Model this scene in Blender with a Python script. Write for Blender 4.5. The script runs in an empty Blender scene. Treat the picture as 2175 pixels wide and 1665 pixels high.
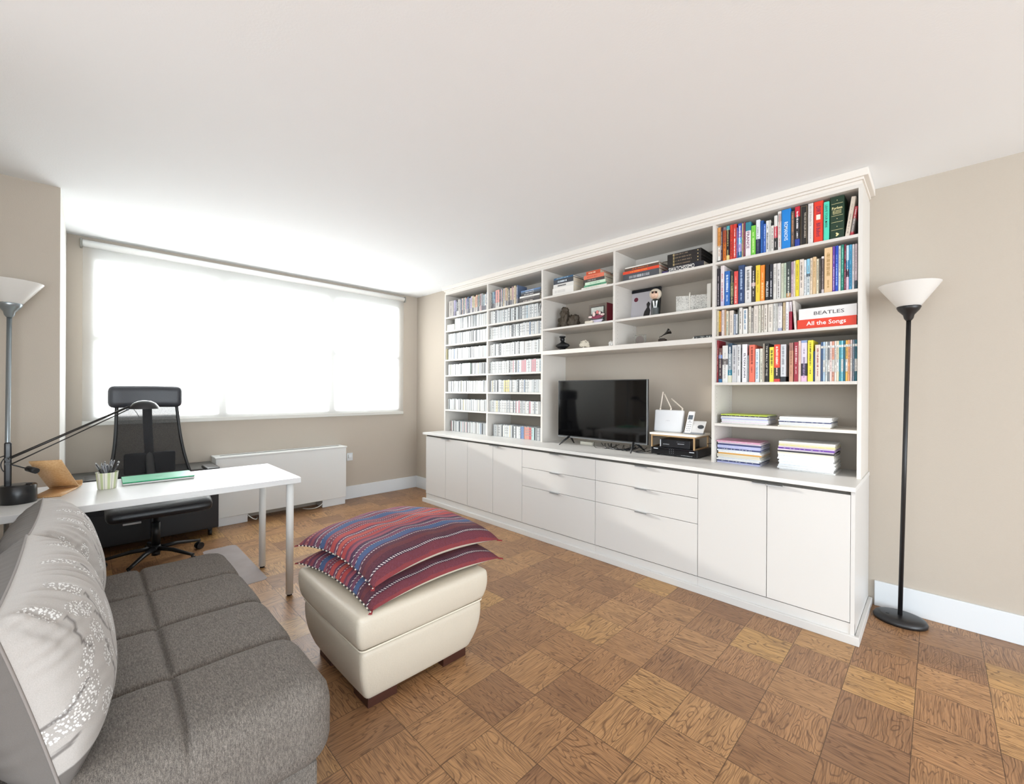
import bpy, bmesh, math, random
from mathutils import Vector, Matrix
random.seed(7)
R = math.radians
sc = bpy.context.scene
COL = sc.collection

# ------------------------------------------------------------------ camera
cd = bpy.data.cameras.new('camera'); cam = bpy.data.objects.new('camera', cd); COL.objects.link(cam)
cd.sensor_fit = 'HORIZONTAL'; cd.sensor_width = 36.0; cd.lens = 902.17 * 36.0 / 2175.0
cd.clip_start = 0.02; cd.clip_end = 100
YAW, PITCH, ROLL = 0.7851, -0.0015, 0.0056
F = Vector((-math.sin(YAW) * math.cos(PITCH), math.cos(YAW) * math.cos(PITCH), math.sin(PITCH)))
R0 = Vector((math.cos(YAW), math.sin(YAW), 0)); U0 = R0.cross(F)
RT = R0 * math.cos(ROLL) + U0 * math.sin(ROLL); UP = -R0 * math.sin(ROLL) + U0 * math.cos(ROLL)
m = Matrix((RT, UP, -F)).transposed().to_4x4(); m.translation = Vector((0, 0, 1.29))
cam.matrix_world = m
sc.camera = cam

# ------------------------------------------------------------------ world, sun, exposure
w = bpy.data.worlds.new('sky'); sc.world = w; w.use_nodes = True
nt = w.node_tree; nt.nodes.clear()
wo = nt.nodes.new('ShaderNodeOutputWorld'); bg = nt.nodes.new('ShaderNodeBackground')
bg.inputs[0].default_value = (0.85, 0.935, 1.0, 1); bg.inputs[1].default_value = 2.7
nt.links.new(bg.outputs[0], wo.inputs[0])
sl = bpy.data.lights.new('sun', 'SUN'); sl.energy = 9.5; sl.angle = R(1.2); sl.color = (1.0, 0.955, 0.88)
so = bpy.data.objects.new('sun', sl); COL.objects.link(so)
so.rotation_euler = Vector((1.0, 0.262, -0.225)).to_track_quat('-Z', 'Y').to_euler(); so.location = (-9, 0, 5)
# daylight arriving at the far window
al = bpy.data.lights.new('daylight', 'AREA'); al.shape = 'RECTANGLE'; al.size = 3.6; al.size_y = 2.2; al.energy = 760
al.color = (0.89, 0.95, 1.0)
ao = bpy.data.objects.new('daylight', al); COL.objects.link(ao); ao.location = (-9.5, 1.45, 2.3)
ao.rotation_euler = Vector((1, 0, -0.1)).to_track_quat('-Z', 'Y').to_euler()
# fill light added behind the camera, tilted up to brighten the ceiling
a2 = bpy.data.lights.new('rear_fill', 'AREA'); a2.shape = 'RECTANGLE'; a2.size = 3.4; a2.size_y = 2.1; a2.energy = 150
a2.color = (0.86, 0.94, 1.0)
b2 = bpy.data.objects.new('rear_fill', a2); COL.objects.link(b2); b2.location = (4.6, -0.2, 0.9)
b2.rotation_euler = Vector((-1, 0.1, 0.42)).to_track_quat('-Z', 'Y').to_euler()
sc.view_settings.view_transform = 'Standard'; sc.view_settings.look = 'None'
sc.view_settings.gamma = 1.0; sc.view_settings.use_curve_mapping = False
sc.view_settings.exposure = 0.32

# ------------------------------------------------------------------ materials
def lin(h):
    if isinstance(h, (tuple, list)): return tuple(h) + ((1,) if len(h) == 3 else ())
    h = h.lstrip('#'); c = [int(h[i:i + 2], 16) / 255 for i in (0, 2, 4)]
    return tuple((x / 12.92 if x <= .04045 else ((x + .055) / 1.055) ** 2.4) for x in c) + (1,)
class NT:
    def __init__(s, name):
        s.m = bpy.data.materials.new(name); s.m.use_nodes = True; s.t = s.m.node_tree; s.t.nodes.clear()
        s.out = s.t.nodes.new('ShaderNodeOutputMaterial')
    def n(s, typ, props=None, **inp):
        nd = s.t.nodes.new(typ)
        for k, v in (props or {}).items(): setattr(nd, k, v)
        for k, v in inp.items():
            key = int(k[1:]) if k[0] == 'i' and k[1:].isdigit() else k.replace('_', ' ')
            s.set(nd.inputs[key], v)
        return nd
    def set(s, sock, v):
        if isinstance(v, bpy.types.NodeSocket): s.t.links.new(v, sock)
        elif isinstance(v, bpy.types.Node): s.t.links.new(v.outputs[0], sock)
        else: sock.default_value = v
    def math(s, op, a, b=0.0, c=0.0):
        return s.n('ShaderNodeMath', {'operation': op}, i0=a, i1=b, i2=c).outputs[0]
    def mix(s, f, a, b, bt='MIX'):
        nd = s.t.nodes.new('ShaderNodeMix'); nd.data_type = 'RGBA'; nd.blend_type = bt
        s.set(nd.inputs[0], f); s.set(nd.inputs[6], a); s.set(nd.inputs[7], b); return nd.outputs[2]
    def ramp(s, f, stops, interp='LINEAR'):
        nd = s.t.nodes.new('ShaderNodeValToRGB'); nd.color_ramp.interpolation = interp; e = nd.color_ramp.elements
        while len(e) < len(stops): e.new(0.5)
        for el, (p, c) in zip(e, stops): el.position = p; el.color = lin(c)
        s.set(nd.inputs[0], f); return nd.outputs[0]
    def bsdf(s, **k):
        b = s.n('ShaderNodeBsdfPrincipled', None, **k); s.t.links.new(b.outputs[0], s.out.inputs[0]); return b
    def coord(s, which='Object'):
        return s.n('ShaderNodeTexCoord').outputs[which]
    def noise(s, vec, scale, detail=3, rough=.5, dist=0):
        return s.n('ShaderNodeTexNoise', None, Vector=vec, Scale=scale, Detail=detail, Roughness=rough, Distortion=dist)
    def bump(s, h, strength=.2, dist=.01):
        return s.n('ShaderNodeBump', None, Strength=strength, Distance=dist, Height=h).outputs[0]
_mc = {}
def mat(name, col, rough=.5, metal=0, spec=.5, bump=0, bscale=60, coat=0, vary=0):
    key = (name, str(col), rough, metal)
    if key in _mc: return _mc[key]
    t = NT(name); c = lin(col); v = t.coord()
    kw = dict(Base_Color=c, Roughness=rough, Metallic=metal)
    if vary or bump:
        nz = t.noise(v, bscale, 4).outputs[0]
        if vary: kw['Base_Color'] = t.mix(nz, tuple(x * (1 - vary) for x in c[:3]) + (1,), tuple(min(1, x * (1 + vary)) for x in c[:3]) + (1,))
        if bump: kw['Normal'] = t.bump(nz, bump, .004)
    b = t.bsdf(**kw); b.inputs['Specular IOR Level'].default_value = spec
    if coat: b.inputs['Coat Weight'].default_value = coat; b.inputs['Coat Roughness'].default_value = .1
    _mc[key] = t.m; return t.m

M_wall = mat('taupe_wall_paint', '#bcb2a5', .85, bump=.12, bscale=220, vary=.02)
M_wall_lit = mat('lit_wall_paint', '#dad9d4', .8, bump=.05, bscale=200)  # wall paint made whiter: glow of the blind put into the colour
M_ceil = mat('ceiling_paint', '#f1f4f6', .9, bump=.1, bscale=120)
M_base = mat('baseboard_gloss_white', '#e0e4e7', .4)
M_cab = mat('warm_white_laminate', '#d1cfcc', .38)
M_shelf = mat('shelf_laminate', '#d8d3cc', .5)
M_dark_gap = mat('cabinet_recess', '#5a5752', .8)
M_steel = mat('brushed_steel', '#bdbebf', .4, .5)
M_white = mat('white_plastic', '#eceded', .35)
M_whitem = mat('white_painted_metal', '#e6e7e5', .4)
M_black = mat('black_plastic', '#17181a', .4)
M_blackm = mat('black_metal', '#1b1c1f', .35, .3)
M_leather = mat('black_leather', '#1c1d20', .32, bump=.25, bscale=180)
M_gold = mat('brass_tube', '#d8b68a', .35, .8)
M_paper = mat('paper_edge', '#d9cfbd', .9)
M_desk = mat('desk_laminate', '#d6d6d5', .3)
M_screen = mat('glossy_screen', '#060607', .05, spec=.6)
M_leg = mat('dark_wood', '#3e2118', .4, vary=.2, bscale=30)
M_cream = mat('cream_leather', '#c9c0b0', .42, bump=.18, bscale=140, vary=.03)
M_piping = mat('cream_piping', '#e2dac9', .5)

def floor_mat():
    t = NT('oak_parquet')
    sp = t.n('ShaderNodeSeparateXYZ', None, Vector=t.n('ShaderNodeNewGeometry').outputs['Position'])
    x = t.math('DIVIDE', t.math('ADD', sp.outputs[0], 0.058 + 22.85), 0.2285)
    y = t.math('DIVIDE', t.math('ADD', sp.outputs[1], -2.083 + 24.4), 0.2440)
    cx, cy = t.math('FLOOR', x), t.math('FLOOR', y)
    fx, fy = t.math('FRACT', x), t.math('FRACT', y)
    par = t.math('MODULO', t.math('ADD', cx, cy), 2.0)
    ip = t.math('SUBTRACT', 1.0, par)
    cell = t.n('ShaderNodeCombineXYZ', None, X=cx, Y=cy, Z=0.0)
    wn = t.n('ShaderNodeTexWhiteNoise', {'noise_dimensions': '3D'}, Vector=cell.outputs[0])
    # u runs along the grain, v across it
    u = t.math('ADD', t.math('MULTIPLY', fx, ip), t.math('MULTIPLY', fy, par))
    v = t.math('ADD', t.math('MULTIPLY', fy, ip), t.math('MULTIPLY', fx, par))
    sc3 = t.n('ShaderNodeSeparateColor', None, Color=wn.outputs['Color'])
    off = t.math('MULTIPLY', wn.outputs[0], 57.0)
    gv = t.n('ShaderNodeCombineXYZ', None, X=t.math('ADD', t.math('MULTIPLY', u, 0.62), off), Y=t.math('MULTIPLY', v, t.math('ADD', 2.0, t.math('MULTIPLY', sc3.outputs[2], 3.6))), Z=off)
    big = t.noise(gv.outputs[0], 1.0, 2, .45, .35).outputs[0]
    rings = t.math('MULTIPLY', big, t.math('ADD', 12.0, t.math('MULTIPLY', sc3.outputs[0], 13.0)))
    rr = t.math('ABSOLUTE', t.math('SUBTRACT', t.math('FRACT', rings), .5))
    ring = t.n('ShaderNodeMapRange', {'clamp': True}, i0=rr, i1=0.02, i2=0.17, i3=1.0, i4=0.0).outputs[0]
    fv = t.n('ShaderNodeCombineXYZ', None, X=t.math('ADD', t.math('MULTIPLY', u, 1.6), off), Y=t.math('MULTIPLY', v, 46.0), Z=0.0)
    fine = t.noise(fv.outputs[0], 1.0, 4, .7).outputs[0]
    blotv = t.n('ShaderNodeCombineXYZ', None, X=t.math('ADD', t.math('MULTIPLY', u, 1.2), off), Y=t.math('MULTIPLY', v, 3.0), Z=3.3)
    blot = t.noise(blotv.outputs[0], 1.0, 3, .6).outputs[0]
    base = t.ramp(sc3.outputs[1], [(0, '#936d4e'), (.3, '#a27954'), (.6, '#ad825a'), (.85, '#b98e61'), (1, '#c0965e')])
    c = t.mix(t.math('MULTIPLY', ring, .62), base, lin('#4e3323'))
    c = t.mix(t.n('ShaderNodeMapRange', {'clamp': True}, i0=fine, i1=.44, i2=.64, i3=0.0, i4=.6).outputs[0], c, lin('#573823'))
    c = t.mix(t.n('ShaderNodeMapRange', {'clamp': True}, i0=blot, i1=.54, i2=.72, i3=0.0, i4=.35).outputs[0], c, lin('#55392a'))
    ex = t.math('MINIMUM', fx, t.math('SUBTRACT', 1.0, fx)); ey = t.math('MINIMUM', fy, t.math('SUBTRACT', 1.0, fy))
    e = t.math('MINIMUM', ex, ey)
    gap = t.n('ShaderNodeMapRange', {'clamp': True}, i0=e, i1=.002, i2=.009, i3=.75, i4=0.0).outputs[0]
    c = t.mix(gap, c, lin('#33200f'))
    h = t.math('SUBTRACT', t.math('MULTIPLY', fine, .25), t.math('MULTIPLY', gap, 1.0))
    rg = t.n('ShaderNodeMapRange', None, i0=fine, i1=0.0, i2=1.0, i3=.3, i4=.48).outputs[0]
    b = t.bsdf(Base_Color=c, Roughness=rg, Normal=t.bump(h, .25, .002))
    b.inputs['Specular IOR Level'].default_value = .45
    return t.m
M_floor = floor_mat()

def wood_mat(name, a, b, axis=0, scale=1.0, rough=.5):
    t = NT(name); sp = t.n('ShaderNodeMapping', None, Vector=t.coord())
    s = [18 * scale] * 3; s[axis] = 1.6 * scale; sp.inputs['Scale'].default_value = s
    nz = t.noise(sp.outputs[0], 4, 4, .6, .6).outputs[0]
    t.bsdf(Base_Color=t.ramp(nz, [(.3, b), (.7, a)]), Roughness=rough); return t.m
M_birch = wood_mat('birch_plywood', '#d9b283', '#c2925c', 2, 2)

def sofa_mat():
    t = NT('grey_sofa_weave'); v = t.coord()
    mp = t.n('ShaderNodeMapping', None, Vector=v); mp.inputs['Scale'].default_value = (420, 700, 420)
    a = t.noise(mp.outputs[0], 1.0, 3, .7).outputs[0]
    mp2 = t.n('ShaderNodeMapping', None, Vector=v); mp2.inputs['Scale'].default_value = (90, 300, 90)
    b = t.noise(mp2.outputs[0], 1.0, 3, .6).outputs[0]
    s = t.math('ADD', t.math('MULTIPLY', a, .6), t.math('MULTIPLY', b, .4))
    c = t.ramp(s, [(.34, '#3c3834'), (.5, '#6a645e'), (.66, '#948c84')])
    t.bsdf(Base_Color=c, Roughness=.92, Normal=t.bump(s, .35, .002)); return t.m
M_sofa = sofa_mat()

def pillow_mat():
    t = NT('embroidered_grey_cotton'); v = t.coord()
    weave = t.noise(v, 600, 2).outputs[0]
    base = t.mix(weave, lin('#a5a19d'), lin('#c4c0bc'))
    at = t.n('ShaderNodeAttribute', {'attribute_name': 'pattern'})
    sp = t.n('ShaderNodeSeparateColor', None, Color=at.outputs['Color'])
    vo = t.n('ShaderNodeTexVoronoi', {'feature': 'F1'}, Vector=v, Scale=150.0, Randomness=.7)
    dot = t.math('LESS_THAN', vo.outputs['Distance'], .42)
    f = t.math('MULTIPLY', dot, t.math('GREATER_THAN', sp.outputs[0], .5))
    base = t.mix(t.math('MULTIPLY', t.math('GREATER_THAN', sp.outputs[0], .5), .25), base, lin('#8a8683'))
    c = t.mix(f, base, lin('#e6e6e4'))
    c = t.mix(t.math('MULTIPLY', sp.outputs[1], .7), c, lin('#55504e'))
    c = t.mix(t.math('MULTIPLY', sp.outputs[2], .95), c, lin('#57524e'))  # darker cloth on back and lower edge, with shade added to its tone
    t.bsdf(Base_Color=c, Roughness=.85, Normal=t.bump(t.math('ADD', t.math('MULTIPLY', weave, .2), f), .3, .002)); return t.m
M_pillow = pillow_mat()

def kilim_mat():
    t = NT('kilim_weave'); uv = t.coord('UV'); sp = t.n('ShaderNodeSeparateXYZ', None, Vector=uv)
    u, v = sp.outputs[0], sp.outputs[1]
    nz = t.noise(uv, 5, 3).outputs[0]
    uu = t.math('ADD', u, t.math('MULTIPLY', t.math('SUBTRACT', nz, .5), .02))
    stops = [(0, '#7e302e'), (.008, '#622a32'), (.05, '#1c1b2c'), (.056, '#d8d0c8'), (.066, '#1c1b2c'), (.074, '#4c2832'), (.115, '#643030'), (.15, '#4c2a36'),
             (.185, '#d9cfd0'), (.19, '#4a2c48'), (.2, '#33618c'), (.25, '#2b3050'), (.257, '#71405a'), (.29, '#d8d2d6'), (.3, '#3a2c48'), (.33, '#a0505c')]
    c1 = t.ramp(uu, stops, 'CONSTANT')
    stops2 = [(0, '#a0505c'), (.36, '#6a3c50'), (.385, '#b5433c'), (.42, '#8c3844'), (.45, '#c25a48'), (.485, '#6c3850'), (.5, '#d0c4c4'), (.508, '#5c3450'),
              (.53, '#b84a42'), (.575, '#75384a'), (.62, '#3c2c44'), (.627, '#93505c'), (.66, '#2f5e8a'), (.72, '#2b3050'), (.727, '#7a4458'), (.77, '#d8d2d6')]
    c2 = t.ramp(uu, stops2, 'CONSTANT')
    c3 = t.ramp(uu, [(0, '#d8d2d6'), (.785, '#4c3454'), (.81, '#8c4450'), (.85, '#5e3450'), (.88, '#a04c4c'), (.92, '#5e3048'), (.95, '#8c3c40')], 'CONSTANT')
    c = t.mix(t.math('GREATER_THAN', uu, .345), c1, c2); c = t.mix(t.math('GREATER_THAN', uu, .78), c, c3)
    # woven dashes across the stripes
    dash = t.math('GREATER_THAN', t.math('FRACT', t.math('ADD', t.math('MULTIPLY', v, 62.0), t.math('MULTIPLY', u, 55.0))), .55)
    lines = None
    for p, wd in ((.061, .012), (.187, .006), (.254, .006), (.296, .012), (.436, .006), (.504, .008), (.59, .006), (.623, .006), (.724, .006), (.776, .01), (.9, .006)):
        l = t.math('LESS_THAN', t.math('ABSOLUTE', t.math('SUBTRACT', uu, p)), wd * .5)
        lines = l if lines is None else t.math('MAXIMUM', lines, l)
    c = t.mix(lines, c, t.mix(dash, lin('#1f1c30'), lin('#e0d8d4')))
    yarn = t.n('ShaderNodeMapping', None, Vector=uv); yarn.inputs['Scale'].default_value = (330, 70, 1)
    y = t.noise(yarn.outputs[0], 1.0, 3, .7).outputs[0]
    c = t.mix(t.n('ShaderNodeMapRange', {'clamp': True}, i0=y, i1=.42, i2=.62, i3=0.0, i4=.6).outputs[0], c, t.mix(nz, lin('#8c4650'), lin('#352c48')))
    t.bsdf(Base_Color=c, Roughness=.9, Normal=t.bump(y, .5, .003)); return t.m
M_kilim = kilim_mat()
def ticking_mat():
    t = NT('striped_ticking'); sp = t.n('ShaderNodeSeparateXYZ', None, Vector=t.coord('UV'))
    f = t.math('FRACT', t.math('MULTIPLY', sp.outputs[0], 26.0))
    c = t.ramp(f, [(0, '#dcd4c4'), (.55, '#3a3634'), (.68, '#dcd4c4'), (.78, '#5a5450'), (.83, '#dcd4c4')], 'CONSTANT')
    t.bsdf(Base_Color=c, Roughness=.9); return t.m
M_tick = ticking_mat()

def blind_mat():
    t = NT('blind_fabric')
    tr = t.n('ShaderNodeBsdfTranslucent', None, Color=(.93, .93, .92, 1)); df = t.n('ShaderNodeBsdfDiffuse', None, Color=(.8, .8, .79, 1))
    tp = t.n('ShaderNodeBsdfTransparent', None, Color=(1, 1, 1, 1))
    m1 = t.n('ShaderNodeMixShader', None, i0=.17, i1=tr.outputs[0], i2=df.outputs[0])
    m2 = t.n('ShaderNodeMixShader', None, i0=.26, i1=m1.outputs[0], i2=tp.outputs[0])
    t.t.links.new(m2.outputs[0], t.out.inputs[0]); return t.m
M_blind = blind_mat()
def glass_mat():
    t = NT('window_glass'); tp = t.n('ShaderNodeBsdfTransparent'); gl = t.n('ShaderNodeBsdfGlossy', None, Roughness=.02)
    fr = t.n('ShaderNodeFresnel', None, IOR=1.45)
    m2 = t.n('ShaderNodeMixShader', None, i0=fr.outputs[0], i1=tp.outputs[0], i2=gl.outputs[0])
    t.t.links.new(m2.outputs[0], t.out.inputs[0]); return t.m
M_glass = glass_mat()
def mesh_mat(name, col, op, scale):
    t = NT(name); v = t.coord()
    df = t.n('ShaderNodeBsdfPrincipled', None, Base_Color=lin(col), Roughness=.7); tp = t.n('ShaderNodeBsdfTransparent')
    nz = t.noise(v, scale, 2).outputs[0]
    f = t.math('ADD', op, t.math('MULTIPLY', t.math('SUBTRACT', nz, .5), .25))
    m2 = t.n('ShaderNodeMixShader', None, i0=f, i1=tp.outputs[0], i2=df.outputs[0]); t.t.links.new(m2.outputs[0], t.out.inputs[0]); return t.m
M_mesh = mesh_mat('black_chair_mesh', '#141519', .85, 300)
M_mat = mesh_mat('frosted_vinyl', '#b9b0b0', .55, 5)
def shade_mat():
    t = NT('frosted_shade'); a = t.n('ShaderNodeBsdfPrincipled', None, Base_Color=lin('#f3f1ee'), Roughness=.35)
    tr = t.n('ShaderNodeBsdfTranslucent', None, Color=lin('#f4f2ee'))
    m2 = t.n('ShaderNodeMixShader', None, i0=.45, i1=a.outputs[0], i2=tr.outputs[0]); t.t.links.new(m2.outputs[0], t.out.inputs[0]); return t.m
M_shade = shade_mat()
def cup_mat():
    t = NT('striped_paper_cup'); v = t.coord(); sp = t.n('ShaderNodeSeparateXYZ', None, Vector=v)
    a = t.math('ARCTAN2', sp.outputs[1], sp.outputs[0]); f = t.math('FRACT', t.math('MULTIPLY', a, 9 / 6.28318))
    c = t.ramp(f, [(0, '#c5cf9f'), (.38, '#ece9dc'), (.56, '#8c9088'), (.62, '#ece9dc')], 'CONSTANT')
    t.bsdf(Base_Color=c, Roughness=.6); return t.m
M_cup = cup_mat()

# ------------------------------------------------------------------ mesh helpers
def new(): return bmesh.new()
def quad(bm, pts, mi=0, smooth=False):
    f = bm.faces.new([bm.verts.new(p) for p in pts]); f.material_index = mi; f.smooth = smooth; return f
def box(bm, x0, x1, y0, y1, z0, z1, mi=0, bev=0, seg=2):
    b = bmesh.new() if bev else bm
    v = [b.verts.new(p) for p in ((x0, y0, z0), (x1, y0, z0), (x1, y1, z0), (x0, y1, z0), (x0, y0, z1), (x1, y0, z1), (x1, y1, z1), (x0, y1, z1))]
    for f in ((0, 3, 2, 1), (4, 5, 6, 7), (0, 1, 5, 4), (1, 2, 6, 5), (2, 3, 7, 6), (3, 0, 4, 7)):
        b.faces.new([v[i] for i in f]).material_index = mi
    if bev:
        bmesh.ops.bevel(b, geom=b.edges[:], offset=bev, segments=seg, profile=.5, affect='EDGES')
        merge(bm, b, mi)
    return bm
def merge(dst, src, mi=None, mtx=None, smooth=None):
    mp = {}
    for v in src.verts: mp[v] = dst.verts.new(mtx @ v.co if mtx else v.co)
    for f in src.faces:
        try: g = dst.faces.new([mp[v] for v in f.verts])
        except ValueError: continue
        g.material_index = f.material_index if mi is None else mi
        g.smooth = f.smooth if smooth is None else smooth
    src.free()
def frame_of(d):
    d = Vector(d).normalized(); a = Vector((0, 0, 1)) if abs(d.z) < .9 else Vector((1, 0, 0))
    x = a.cross(d).normalized(); return x, d.cross(x)
def cyl(bm, p0, p1, r0, r1=None, n=16, mi=0, caps=True, smooth=True):
    r1 = r0 if r1 is None else r1; p0, p1 = Vector(p0), Vector(p1); x, y = frame_of(p1 - p0)
    A = [bm.verts.new(p0 + (x * math.cos(2 * math.pi * i / n) + y * math.sin(2 * math.pi * i / n)) * r0) for i in range(n)]
    B = [bm.verts.new(p1 + (x * math.cos(2 * math.pi * i / n) + y * math.sin(2 * math.pi * i / n)) * r1) for i in range(n)]
    for i in range(n):
        f = bm.faces.new([A[i], A[(i + 1) % n], B[(i + 1) % n], B[i]]); f.smooth = smooth; f.material_index = mi
    if caps:
        f = bm.faces.new(A[::-1]); f.material_index = mi; f = bm.faces.new(B); f.material_index = mi
    return bm
def tube(bm, pts, r, n=10, mi=0, caps=True, flat=1.0):
    pts = [Vector(p) for p in pts]; rings = []; rs = r if isinstance(r, (list, tuple)) else [r] * len(pts)
    for i, p in enumerate(pts):
        d = (pts[min(i + 1, len(pts) - 1)] - pts[max(i - 1, 0)]); x, y = frame_of(d)
        rings.append([bm.verts.new(p + (x * math.cos(2 * math.pi * k / n) + y * flat * math.sin(2 * math.pi * k / n)) * rs[i]) for k in range(n)])
    for a, b in zip(rings, rings[1:]):
        for k in range(n):
            f = bm.faces.new([a[k], a[(k + 1) % n], b[(k + 1) % n], b[k]]); f.smooth = True; f.material_index = mi
    if caps:
        for rg in (rings[0][::-1], rings[-1]): bm.faces.new(rg).material_index = mi
    return bm
def lathe(bm, prof, c=(0, 0, 0), n=32, mi=0, smooth=True, sx=1, sy=1, axis=None):
    c = Vector(c); rings = []
    for r, z in prof:
        if r < 1e-6: rings.append([bm.verts.new(c + Vector((0, 0, z)))])
        else: rings.append([bm.verts.new(c + Vector((r * sx * math.cos(2 * math.pi * k / n), r * sy * math.sin(2 * math.pi * k / n), z))) for k in range(n)])
    for a, b in zip(rings, rings[1:]):
        for k in range(n):
            va = [a[k % len(a)], a[(k + 1) % len(a)]] if len(a) > 1 else [a[0]]
            vb = [b[(k + 1) % len(b)], b[k % len(b)]] if len(b) > 1 else [b[0]]
            if len(va) + len(vb) > 2:
                f = bm.faces.new(va + vb); f.smooth = smooth; f.material_index = mi
    return bm
def bez(p, n=16):
    p = [Vector(q) for q in p]; out = []
    for i in range(n + 1):
        t = i / n; q = p[:]
        while len(q) > 1: q = [a.lerp(b, t) for a, b in zip(q, q[1:])]
        out.append(q[0])
    return out
def rbox(bm, c, s, r, n=6, mi=0, f=None):
    n3 = n if isinstance(n, tuple) else (n, n, n)
    """rounded box: centre, full size, radius; f maps each point afterwards"""
    b = bmesh.new(); c = Vector(c); h = Vector(s) / 2; k = min(r, min(h) * .999)
    def line(hh, N):
        e = [-hh + k * (1 - math.cos(math.pi / 2 * i / 3)) for i in range(4)]
        a = e[-1]; mid = [a + (-2 * a) * i / N for i in range(1, N)]
        return e + mid + [-q for q in e[::-1]]
    L = [line(h.x, n3[0]), line(h.y, n3[1]), line(h.z, n3[2])]
    for ax in range(3):
        u, v = (ax + 1) % 3, (ax + 2) % 3
        for sgn in (-1, 1):
            g = []
            for a in L[u]:
                row = []
                for d in L[v]:
                    p = [0, 0, 0]; p[ax] = sgn * h[ax]; p[u] = a; p[v] = d; p = Vector(p)
                    inn = Vector([max(-h[i] + k, min(h[i] - k, p[i])) for i in range(3)])
                    dd = p - inn
                    if dd.length > 1e-9: p = inn + dd.normalized() * k
                    row.append(b.verts.new(p))
                g.append(row)
            for i in range(len(g) - 1):
                for j in range(len(g[0]) - 1):
                    q = [g[i][j], g[i + 1][j], g[i + 1][j + 1], g[i][j + 1]]
                    b.faces.new(q if sgn > 0 else q[::-1]).smooth = True
    bmesh.ops.remove_doubles(b, verts=b.verts[:], dist=1e-5)
    for v in b.verts:
        v.co = v.co + c
        if f: v.co = Vector(f(v.co))
    merge(bm, b, mi)
    return bm

def mesh_of(name, bm, mats):
    bmesh.ops.recalc_face_normals(bm, faces=bm.faces[:]) if False else None
    me = bpy.data.meshes.new(name); bm.to_mesh(me); bm.free()
    for mm in (mats if isinstance(mats, (list, tuple)) else [mats]): me.materials.append(mm)
    return me
def tag(o, label=None, cat=None, group=None, kind=None):
    if label: o['label'] = label
    if cat: o['category'] = cat
    if group: o['group'] = group
    if kind: o['kind'] = kind
    return o
def thing(name, label, cat, loc=(0, 0, 0), rz=0, group=None):
    o = bpy.data.objects.new(name, None); COL.objects.link(o); o.empty_display_size = .05
    o.location = loc; o.rotation_euler = (0, 0, rz); return tag(o, label, cat, group)
def part(name, bm, mats, parent, world=True, label=None):
    """child mesh; vertices given in world coordinates (or in the thing's own, world=False)"""
    o = bpy.data.objects.new(name, mesh_of(name, bm, mats)); COL.objects.link(o); o.parent = parent
    if world:
        root = parent; 
        while root.parent: root = root.parent
        if parent is root: o.location = -root.location
    if label: o['label'] = label
    return o
def solo(name, bm, mats, label=None, cat=None, group=None, kind=None):
    xs = [v.co for v in bm.verts]; c = Vector(((min(p.x for p in xs) + max(p.x for p in xs)) / 2, (min(p.y for p in xs) + max(p.y for p in xs)) / 2, min(p.z for p in xs)))
    for v in bm.verts: v.co -= c
    o = bpy.data.objects.new(name, mesh_of(name, bm, mats)); COL.objects.link(o); o.location = c
    return tag(o, label, cat, group, kind)
def struct(name, bm, mats): return solo(name, bm, mats, kind='structure')
def letters(s, h, mtx, m, parent, name='lettering', depth=.0004, width=None, bold=0):
    cu = bpy.data.curves.new(name, 'FONT'); cu.body = s; cu.size = 1.0; cu.extrude = 0; cu.align_x = 'CENTER'; cu.align_y = 'CENTER'; cu.resolution_u = 2; cu.offset = bold
    to = bpy.data.objects.new('t', cu); me = bpy.data.meshes.new_from_object(to); bpy.data.objects.remove(to)
    xs = [v.co.x for v in me.vertices]; ys = [v.co.y for v in me.vertices]
    cx, cy = (min(xs) + max(xs)) / 2, (min(ys) + max(ys)) / 2; ky = h / (max(ys) - min(ys)); kx = ky if width is None else width / (max(xs) - min(xs))
    for v in me.vertices: v.co = mtx @ Vector(((v.co.x - cx) * kx, (v.co.y - cy) * ky, depth))
    me.materials.clear(); me.materials.append(m)
    o = bpy.data.objects.new(name, me); COL.objects.link(o); o.parent = parent; return o
def axes(origin, xdir, ydir):
    x, y = Vector(xdir).normalized(), Vector(ydir).normalized(); z = x.cross(y)
    mm = Matrix((x, y, z)).transposed().to_4x4(); mm.translation = Vector(origin); return mm
def copy_tree(o, parent=None):
    c = o.copy(); COL.objects.link(c)
    if parent: c.parent = parent
    for ch in list(o.children): copy_tree(ch, c)
    return c

# ================================================================== THE ROOM
ZC = 2.54; YW = 3.41; XF = -4.948
bm = new(); box(bm, XF - .3, 5.2, -3.2, YW + .15, -.1, 0); struct('floor', bm, M_floor)
bm = new(); box(bm, XF - .3, 5.2, -3.2, YW + .15, ZC, ZC + .12); struct('ceiling', bm, M_ceil)
bm = new(); box(bm, XF - .15, 5.2, YW, YW + .15, 0, ZC); struct('wall_right', bm, M_wall)
# window wall with its opening
OY0, OY1, OZ0, OZ1 = .02, 2.87, 1.02, 2.49
bm = new()
box(bm, XF - .18, XF, -.75, OY0, 0, ZC); box(bm, XF - .18, XF, OY1, YW, 0, ZC)
box(bm, XF - .18, XF, OY0, OY1, 0, OZ0); box(bm, XF - .18, XF, OY0, OY1, OZ1, ZC)
struct('wall_far', bm, M_wall)
bm = new(); box(bm, -3.86, -2.2, -.9, -.75, 0, ZC); struct('wall_left', bm, M_wall)
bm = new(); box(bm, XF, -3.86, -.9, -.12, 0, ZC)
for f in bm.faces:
    if f.normal.y > .5 or f.calc_center_median().y > -.121: f.material_index = 1  # pillar side next to the blind gets the brightened paint
struct('trim_1', bm, [M_wall, M_wall_lit])                       # pillar beside the window
bm = new(); box(bm, XF, -4.285, 3.137, YW, 0, ZC); struct('trim_2', bm, M_wall)   # chase in the far corner
H = .151
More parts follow.
